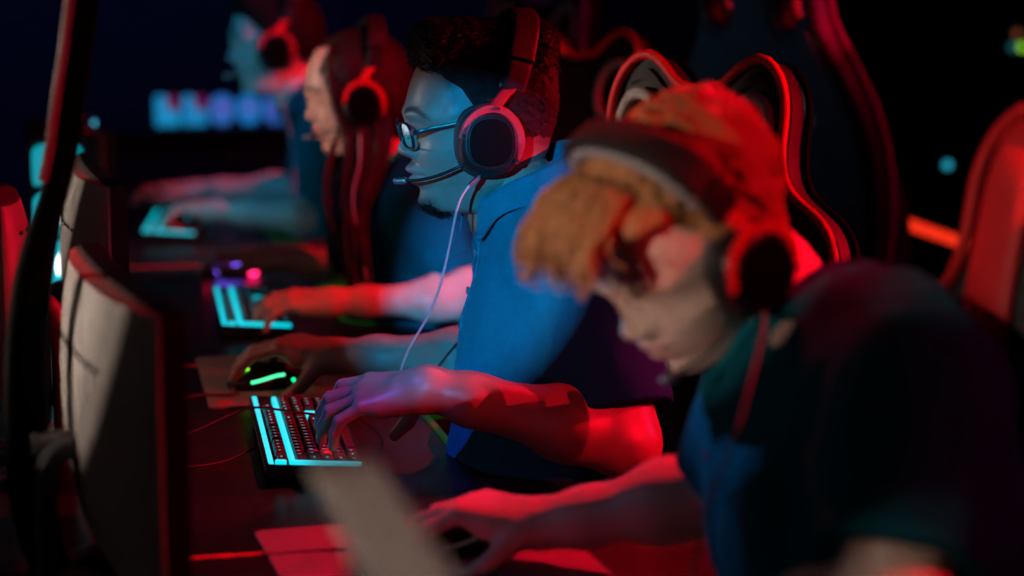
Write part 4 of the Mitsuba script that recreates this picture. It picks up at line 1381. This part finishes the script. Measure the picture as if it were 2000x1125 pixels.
# the player in glasses
nB = V(0.6731, 2.8001, 1.0780)
JB = dict(neck=nB, chest=V(0.7310, 2.7444, 0.9548), waist=V(0.6842, 2.7221, 0.8220), pelvis=V(0.6806, 2.7061, 0.6637), frame=rot_head(4, -4),
          shL=nB + V(.060, -.172, -.085), shR=nB + V(.035, .170, -.085), elL=V(0.7462, 2.5253, 0.7914), wrL=V(0.4930, 2.5771, 0.8682), elR=V(0.6975, 2.9570, 0.8130), wrR=V(0.4549, 3.1166, 0.8046))
hB = rot_head(-2, 0, 0, 1.02, V(0.6253, 2.8278, 1.1738))
featB = dict(tone=(.150, .086, .064), lip=(.20, .085, .075), brow=(.012, .009, .008), beard=True, fade=True, lips=1.15, nose_w=1.12, neck=1.06, size=1.0, arm=1.06, seed=3)
handsB = {'L': type_hand(JB['wrL'], V(0.4204, 2.6230, 0.8545), -1, u=(-.1, -.40, .9), s=1.06, curls=[(10, 36, 12), (10, 38, 14), (13, 38, 14), (18, 36, 14)], thumb=((.45, .25, -.86), (.62, .0, -.78), (.80, -.1, -.6))), 'R': rest_hand(JB['wrR'], V(0.4003, 3.1521, 0.8157), 1, u=(0, -.12, 1), s=1.04, curls=[(26, 26, 14), (24, 26, 14), (24, 28, 16), (24, 30, 20)], thumb=((.35, .55, -.75), (.62, .2, -.75), (.8, .0, -.5)))}
pB = person('sharp man in glasses and navy polo shirt, typing with his left hand', JB, featB, hB, handsB, .0034, .0042, dict(w=.160, d=.112, sleeve=.80, flare=.006, collar=1.0, collar_at=(.0, 0, .026)), nails_on=True)
afro(pB, hB)
glasses('thin dark-framed glasses worn by the man in sharp focus', hB)
headset('black headset with red forks, on the man in sharp focus', hB, top=.166, cable=[V(0.5707, 2.7245, 1.1043), V(0.5541, 2.7108, 1.0628), V(0.5416, 2.7138, 1.0028), V(0.5274, 2.7380, 0.9423), V(0.5077, 2.7656, 0.8947), V(0.4971, 2.8022, 0.8506), V(0.4949, 2.8463, 0.8012), V(.46, 2.98, DESK_Z + .006)])

# the reddish-haired player in front
nA = V(0.7443, 1.8824, 1.0475)
JA = dict(neck=nA, chest=V(0.7759, 1.8192, 0.9650), waist=V(0.7752, 1.7770, 0.8404), pelvis=V(0.7861, 1.7314, 0.7111), frame=rot_head(14, 12),
          shL=V(0.7691, 1.6673, 1.0415), shR=V(0.7480, 1.9708, 0.9607), elL=V(0.7108, 1.5882, 0.8658), wrL=V(0.5889, 1.7990, 0.7744), elR=V(0.7211, 2.0413, 0.8498), wrR=V(0.5519, 2.1754, 0.7935))
hA = rot_head(20, 36, 4, 1.02, V(0.6549, 1.9611, 1.1409))
featA = dict(tone=(.58, .40, .33), lip=(.50, .22, .20), brow=(.22, .10, .05), lips=.9, size=1.04, arm=1.0, seed=11)
handsA = {'L': type_hand(JA['wrL'], JA['wrL'] + V(-.08, .02, -.02), -1), 'R': rest_hand(JA['wrR'], V(0.4774, 2.2259, 0.8036), 1, s=1.10, u=(0, -.1, 1), curls=[(34, 46, 22), (28, 50, 22), (26, 52, 22), (26, 50, 20)], splay=(13, 4, -5, -13), thumb=((.48, .52, -.66), (.72, .25, -.58), (.9, .1, -.3)))}
pA = person('reddish-haired man in a navy polo shirt leaning over the desk in the blurred foreground', JA, featA, hA, handsA, .0045, .006, dict(w=.165, d=.115, sleeve=.74, flare=.008, collar=1.12, collar_at=(-.006, 0, -.014)))
headset('black headset with red forks, on the reddish-haired man in the foreground', hA, top=.157, side=.002, ctilt=.16, pad_mat='leather_mid', cable=[V(0.6246, 1.7221, 1.0418), V(0.6057, 1.7170, 0.9868), V(0.5960, 1.7504, 0.9255), V(0.6021, 1.8077, 0.8434), V(0.5990, 1.8313, 0.7949), V(.62, 1.80, DESK_Z + .004)])

# the long-haired player
nC = V(0.6652, 3.8602, 0.9940)
JC = dict(neck=nC, chest=V(0.7054, 3.8336, 0.8942), waist=V(0.7056, 3.8025, 0.7748), pelvis=V(0.7140, 3.7739, 0.6201), frame=rot_head(2, 2),
          shL=V(0.7071, 3.6853, 0.9430), shR=V(0.7045, 3.9951, 0.9236), elL=V(0.7689, 3.5836, 0.7995), wrL=V(0.5174, 3.5923, 0.8099), elR=V(0.7158, 4.1145, 0.7863), wrR=V(0.4869, 4.2315, 0.7907))
hC = rot_head(0, 7, 0, .93, V(0.6175, 3.8976, 1.1461))
featC = dict(tone=(.56, .36, .27), lip=(.48, .16, .15), brow=(.03, .02, .015), lips=1.0, wide=.96, nose=.92, chin=.8, neck=.84, size=.90, arm=.90, seed=5)
handsC = {'L': type_hand(JC['wrL'], V(0.4473, 3.6194, 0.8109), -1, s=.92, u=(0, -.3, 1)), 'R': rest_hand(JC['wrR'], V(0.4060, 4.2730, 0.8004), 1, s=.92, u=(0, -.1, 1))}
pC = person('long-haired woman in a dark polo shirt seated beyond the man in glasses', JC, featC, hC, handsC, .0040, .006, dict(w=.150, d=.105, sleeve=.7))
headset('black headset with red forks, on the long-haired woman', hC, top=.158, side=-.002, cable=[V(0.5867, 3.7493, 1.0293), V(0.5726, 3.7241, 0.9849), V(0.5759, 3.6902, 0.9131), V(0.5852, 3.6650, 0.8406), V(.60, 3.86, DESK_Z + .004)])

# the farthest player
nD = V(0.6552, 4.9394, 1.0784)
JD = dict(neck=nD, chest=V(0.7330, 4.9028, 0.9722), waist=V(0.7496, 4.8758, 0.8379), pelvis=V(0.7562, 4.8501, 0.6976), frame=rot_head(2, 2),
          shL=V(0.7211, 4.7559, 1.0100), shR=V(0.7014, 5.0926, 1.0028), elL=V(0.7076, 4.7835, 0.7890), wrL=V(0.4432, 4.9522, 0.8037), elR=V(0.6870, 5.2499, 0.8084), wrR=V(0.4183, 5.3749, 0.8053))
hD = rot_head(-3, 2, 0, 1.0, V(0.5884, 4.9746, 1.1919))
featD = dict(tone=(.55, .40, .33), lip=(.45, .2, .18), brow=(.03, .02, .015), size=1.0, arm=1.0, seed=8)
handsD = {'L': type_hand(JD['wrL'], V(0.3693, 5.0124, 0.8109), -1), 'R': rest_hand(JD['wrR'], V(0.3378, 5.4158, 0.8122), 1)}
pD = person('dark-haired man in a navy polo shirt, farthest of the four players', JD, featD, hD, handsD, .0045, .008, dict(w=.165, d=.112, sleeve=.7))
headset('black headset with red forks, on the farthest man', hD, top=.168, cable=[V(0.5881, 4.8436, 1.0355), V(0.5950, 4.7702, 0.9213), V(.60, 4.86, DESK_Z + .004)])


# ------------------------------------------------------------------ hair of the other three
def hair_cap(extra, line, noise_f=60, amp=.010, h=.0035, thick=.014, seed=1, top=.0):
    def post(q, d):
        n = meshkit.fbm(q * noise_f, 3, seed) - .5
        d = d - amp * n
        ln = np.interp(q[:, 0], *line)
        return np.maximum(d, (ln - q[:, 2]) * .8)
    g = [([ell((-.002, 0, .036), (.0985 + thick, .079 + thick, .100 + thick + top))] + extra, .02, .01)]
    return solid(g, h, post=post)


def locks_on(n, seed, root_fn, dirs_fn, r, k=8):
    g = np.random.default_rng(seed)
    out = []
    for i in range(n):
        p0 = root_fn(g)
        out.append(lock(dirs_fn(p0, g), r * g.uniform(.7, 1.3), k))
    return cat(out)


# reddish: wavy, long forelock that falls over the brow
line = ([-.2, -.10, -.07, -.03, 0, .03, .05, .075, .092, .13], [-.085, -.075, -.045, -.02, .010, .050, .078, .094, .098, .098])
capA = hair_cap([ell((.066, 0, .100), (.050, .068, .034)), ell((-.045, 0, .070), (.070, .080, .078))], line, 40, .018, .0035, .008, 21)
gA = np.random.default_rng(31)
lk = []
for i in range(210):
    y = gA.uniform(-.066, .048)
    x0 = gA.uniform(.045, .090)
    z0 = .134 - (x0 - .03) * .35 - 3.5 * y * y
    o = gA.uniform(.8, 1.25)
    p = [V(x0 - .004, y, z0 - .014), V(x0 + .014, y * 1.02, z0 + .010), V(x0 + .042 * o, y * 1.02 + gA.normal() * .004, z0 + .008), V(x0 + .054 * o, y * 1.0 + gA.normal() * .008, z0 - .008 * o), V(x0 + .064 * o, y * .98 + gA.normal() * .012, z0 - .026 * o)]
    lk.append(lock(p, gA.uniform(.0022, .0050), 12))
for i in range(420):
    a, b = gA.uniform(0, 2 * math.pi), gA.uniform(.15, 1.35)
    c = V(-.002, 0, .036)
    d = V(math.cos(a) * math.sin(b), math.sin(a) * math.sin(b), math.cos(b))
    e = c + d * V(.104, .086, .106)
    tg = unit(np.cross(np.cross(d, V(-1, 0, -.35)), d) + gA.normal(size=3) * .45)
    if e[2] < np.interp(e[0], *line) + .012 or (-.010 < e[0] < .055 and e[2] > .055):
        continue
    p = [c + unit(d + tg * k) * V(.108, .089, .112) * q for k, q in ((0, .95), (.18, 1.05), (.38, 1.07), (.56, 1.02))]
    lk.append(lock(p, gA.uniform(.0035, .0065), 9))
obj('hair', mv(cat(capA, lk), hA), M['hair_ginger'], pA, smooth=True)

# long straight hair, parted, falling in front of and behind the shoulder
lineC = ([-.2, -.11, -.06, -.02, .02, .05, .078, .10, .13], [-.13, -.12, -.11, -.10, -.09, .0, .062, .090, .092])
capC = hair_cap([ell((-.04, 0, -.02), (.075, .078, .10)), ell((.035, .062, .045), (.04, .022, .055)), ell((.035, -.062, .045), (.04, .022, .055))], lineC, 30, .006, .0035, .012, 3)
iC = np.linalg.inv(hC)
hin = lambda p: (iC @ np.r_[p, 1])[:3]
lk = []
gC = np.random.default_rng(17)
for i in range(150):
    s = 1 if i % 5 < 4 else -1
    k = gC.uniform()
    y0 = s * gC.uniform(.066, .088)
    x0 = .075 - .10 * k
    p0 = V(x0 - .02, y0 * .55, .125 - .03 * k)
    p1 = V(x0, y0, .040)
    p2 = V(x0 - .012, y0 * 1.12, -.05)
    dd = V(.0425 * k, 0 if s > 0 else .26, 0)
    e1 = hin(V(0.5584, 3.7454, 0.9684) + dd + gC.normal(size=3) * (.0048, .012, 0))
    e2 = hin(V(0.5561, 3.7001, 0.8839) + dd * (.80, 1, 1) + gC.normal(size=3) * (.0056, .012, .013))
    e3 = hin(V(0.5572, 3.6766, 0.8093) + dd * (.75, 1, 1) + gC.normal(size=3) * (.0056, .012, .0075))
    lk.append(lock([p0, p1, p2, e1, e2, e3], gC.uniform(.0035, .0060), 22, .5))
for i in range(12):
    p0 = V(.05, .045 + gC.normal() * .004, .112)
    j = [gC.normal() * .005 * V(1, 0, 0) for _ in range(3)]
    lk.append(lock([p0, V(.075, .062, .06), V(.062, .074, -.02), hin(V(0.5340, 3.7821, 1.0272) + j[0]), hin(V(0.5390, 3.7459, 0.9450) + j[1]), hin(V(0.5587, 3.6947, 0.8560) + j[2])], gC.uniform(.002, .0035), 22, .6))
obj('hair', mv(cat(capC, lk), hC), M['hair_brown'], pC, smooth=True)

# short dark hair of the farthest man
lineD = ([-.2, -.10, -.07, -.03, 0, .03, .055, .08, .10, .13], [-.07, -.06, -.035, -.01, .01, .03, .055, .078, .085, .085])
capD = hair_cap([ell((.05, 0, .11), (.06, .066, .035))], lineD, 60, .012, .004, .014, 9)
obj('hair', mv(capD, hD), M['hair_black'], pD, smooth=True)

# ------------------------------------------------------------------ the far end of the room
t = thing('display_counter', 'low dark counter at the far end carrying blue light boxes', 'counter')
obj('counter_body', rbox(1.9, .40, .80, (.95, 7.25, .40), .01), M['sign_dark'], t)
obj('counter_top', rbox(1.96, .46, .028, (.95, 7.25, .814), .006), M['black_plastic'], t)
obj('lit_panel', rbox(.125, .012, .125, (1.005, 7.046, .748), .004), M['led_body'], t, emit=(.01, .15, .34), label='blue lit panel on the front')
for i in range(5):
    x = .455 + i * .093
    b = thing('light_box', ['leftmost blue light box on the far counter, with a dark notch', 'second blue light box from the left on the far counter, with a dark notch', 'middle one of the five blue light boxes on the far counter', 'second blue light box from the right on the far counter', 'rightmost blue light box on the far counter, tinted violet'][i], 'light box')
    col = [(.01, .24, .50), (.01, .20, .46), (.025, .13, .46), (.01, .16, .48), (.03, .11, .46)][i]
    y = 7.12
    if i < 2:
        body = cat(rbox(.036, .05, .100, (x - .0215, y, .878), .006), rbox(.043, .05, .050, (x + .018, y, .853), .006))
    else:
        body = rbox(.079, .05, .100, (x, y, .878), .022)
    obj('glowing_body', body, M['led_body'], b, emit=col)
    if i < 2:
        obj('notch', rbox(.040, .045, .046, (x + .019, y, .903), .004), M['red_leather'], b, emit=(.10, .004, .05))
    else:
        obj('notch', mv(lathe([(0, 0), (.016, 0), (.016, .003), (0, .004)], 20), frame(V(1, 0, 0), V(0, -1, 0), V(x, y - .026, .885))), M['purple_trim'], b, emit=(.12, .02, .22))

# ------------------------------------------------------------------ lights on the right
t = thing('led_light_bar', 'glowing red light bar low behind the chairs at the right', 'light bar')
a, b = V(2.1856, 5.1983, 0.7354), V(2.3680, 4.8833, 0.6666)
obj('glow_tube', tube(np.array([a, b]), .014, 12), M['led_body'], t, smooth=40, emit=(1.1, .035, .01))
obj('mount', cat(*[tube(np.array([p, V(p[0], p[1], .0)]), .010, 8) for p in (a * .8 + b * .2, a * .2 + b * .8)]), M['black_plastic'], t)
for i, (p, col, lb) in enumerate([(V(2.4324, 5.1594, 0.8459), (.02, .40, .55), 'small cyan standby lamp on a dark cabinet at the right'), (V(2.9464, 5.8167, 1.1289), (.01, .12, .14), 'small cyan standby lamp, leftmost of the cluster at the upper right corner'), (V(2.9740, 5.8102, 1.1289), (.35, .9, .02), 'small green standby lamp at the upper right corner'), (V(2.9603, 5.8204, 1.1692), (.16, .05, .02), 'small dim red standby lamp, topmost of the cluster at the upper right corner')]):
    k = thing('standby_lamp', lb, 'lamp')
    obj('bulb', mv(lathe([(0, 0), (.012, 0), (.012, .005), (.008, .011), (0, .012)], 16), frame(V(1, 0, 0), V(0, -1, 0), p)), M['led_body'], k, smooth=40, emit=col)
    obj('socket', tube(np.array([p + V(0, .002, 0), p + V(0, .03, 0)]), .015, 12), M['black_plastic'], k)
c1, c2 = V(2.4324, 5.1594, 0.8459), V(2.9576, 5.8159, 1.1397)
t = thing('equipment_cabinet', 'low dark equipment cabinet at the right with a cyan standby lamp', 'cabinet')
obj('cabinet_body', rbox(.7, .5, c1[2] + .10, (c1[0] + .15, c1[1] + .28, (c1[2] + .10) / 2), .008), M['black_matte'], t)
obj('door', rbox(.33, .012, c1[2] - .02, (c1[0] + .32, c1[1] + .026, (c1[2] + .08) / 2), .003), M['black_plastic'], t)
t = thing('equipment_cabinet', 'tall dark equipment cabinet in the upper right corner with green and cyan standby lamps', 'cabinet')
obj('cabinet_body', rbox(.7, .5, 1.35, (c2[0] + .2, c2[1] + .28, .675), .008), M['black_matte'], t)
obj('door', rbox(.33, .012, 1.2, (c2[0] + .36, c2[1] + .026, .65), .003), M['black_plastic'], t)

# ------------------------------------------------------------------ unseen lamps added to light players and things
led_tube('long unseen red light tube added behind the chairs', (2.75, -.6, 2.15), (2.75, 4.6, 2.15), RED_TUBE, .03)  # tube added out of view for the red light from the right
for loc, tgt, c, cut, lb in [((-.79, -.24, 1.885), (.55, 2.74, 1.035), 4.6, 4.25, 'added blue lamp aimed at the man in glasses'), ((.12, 2.38, 1.62), (.68, 1.90, .95), .07, 8, 'added blue lamp aimed at the reddish-haired man'),
                             ((-.30, 2.75, 1.9), (.66, 3.90, 1.05), .04, 8, 'added blue lamp aimed at the long-haired woman'), ((-.20, 3.80, 1.9), (.52, 5.0, 1.05), .10, 12, 'added blue lamp aimed at the farthest man')]:
    stage_lamp(lb, loc, tgt, [v * c for v in BLUE_SPOT], cut, cut * .72, .05)  # added blue spots, one for each player
stage_lamp('added dim blue lamp near the far end, washing the back wall', (.2, 6.3, 2.4), (.6, 8.6, 1.2), (.02, .6, 3.6), 50, 20, .06)  # added to put a faint blue on the back wall
stage_lamp('added violet blue lamp aimed at the typing hand of the man in glasses', (-.45, 2.25, 2.0), (.43, 2.63, .86), (.2, 1.0, 7.5), 5.5, 3.0, .05)  # added for the blue on the typing hand
for loc, tgt, c, cut, lb in [((1.15, 3.15, 2.55), (.61, 2.12, .93), 2.6, 14.5, 'added red lamp over the chairs aimed back at the reddish-haired man'), ((1.25, 4.0, 2.55), (.50, 2.85, .82), 1.7, 10, 'added red lamp over the chairs aimed back at the hands of the man in glasses'),
                             ((2.85, 2.22, 1.65), (.74, 2.62, 1.05), 7.0, 12, 'added red lamp at the right aimed at the man in glasses'), ((2.2, .55, 2.1), (.70, 1.75, 1.18), .8, 15, 'added red lamp at the right aimed at the reddish-haired man'), ((1.6, .80, 1.95), (.52, 2.60, .80), 1.7, 7, 'added red lamp at the right aimed past the reddish-haired man at the sharp keyboard'),
                             ((2.5, 1.95, 2.05), (.62, 3.70, .90), 1.15, 13, 'added red lamp at the right aimed at the long-haired woman'), ((2.5, 3.1, 2.05), (.50, 4.9, .90), 2.3, 12.5, 'added red lamp at the right aimed at the farthest man'),
                             ((1.35, 3.0, 2.55), (.52, 3.95, .80), .6, 15, 'added red lamp over the chairs aimed at the arms of the long-haired woman'), ((1.65, 4.35, 2.55), (.45, 5.0, .80), .6, 15, 'added red lamp over the chairs aimed at the arms of the farthest man')]:
    stage_lamp(lb, loc, tgt, [v * c for v in RED_SPOT], cut, cut * .6, .05)  # added red spots for heads, arms and hands
for loc, tgt, c, cut, lb in [((-1.3, 2.15, 1.50), (.02, 2.28, 1.40), .35, 7, 'added warm white lamp hung low, aimed at the bowed pole'), ((-1.6, .55, 2.0), (.20, 1.20, 1.08), 1.2, 5.5, 'added warm white lamp high over the opposite row, nearest the camera'), ((-1.4, .95, 1.28), (.57, 1.95, 1.15), 1.15, 4.8, 'added warm white lamp hung low, aimed at the reddish-haired man'), ((-1.2, 3.45, 1.38), (.52, 2.77, 1.21), .30, 5, 'added warm white lamp hung low, aimed at the man in glasses'), ((-1.4, 3.93, 1.38), (.50, 3.91, 1.14), 1.6, 5.5, 'added warm white lamp hung low, aimed at the long-haired woman'), ((-1.4, .80, 2.25), (.95, 1.76, 1.22), .7, 4.5, 'added warm white lamp high over the opposite row, aimed at the right-hand chair'), ((-1.6, 2.40, 1.16), (.05, 2.32, 1.11), 1.75, 9.5, 'added warm white lamp hung low over the middle of the opposite row'), ((-1.6, 3.40, 1.20), (.10, 3.30, 1.13), 1.6, 8, 'added warm white lamp hung low over the far end of the opposite row')]:
    stage_lamp(lb, loc, tgt, [v * c * k for v, k in zip(WARM_SPOT, (1, .70, .58) if 'woman' in lb else (1, 1, 1))], cut, cut * .6, .07)  # added warm spots for faces, monitor backs, pole, bar and chair
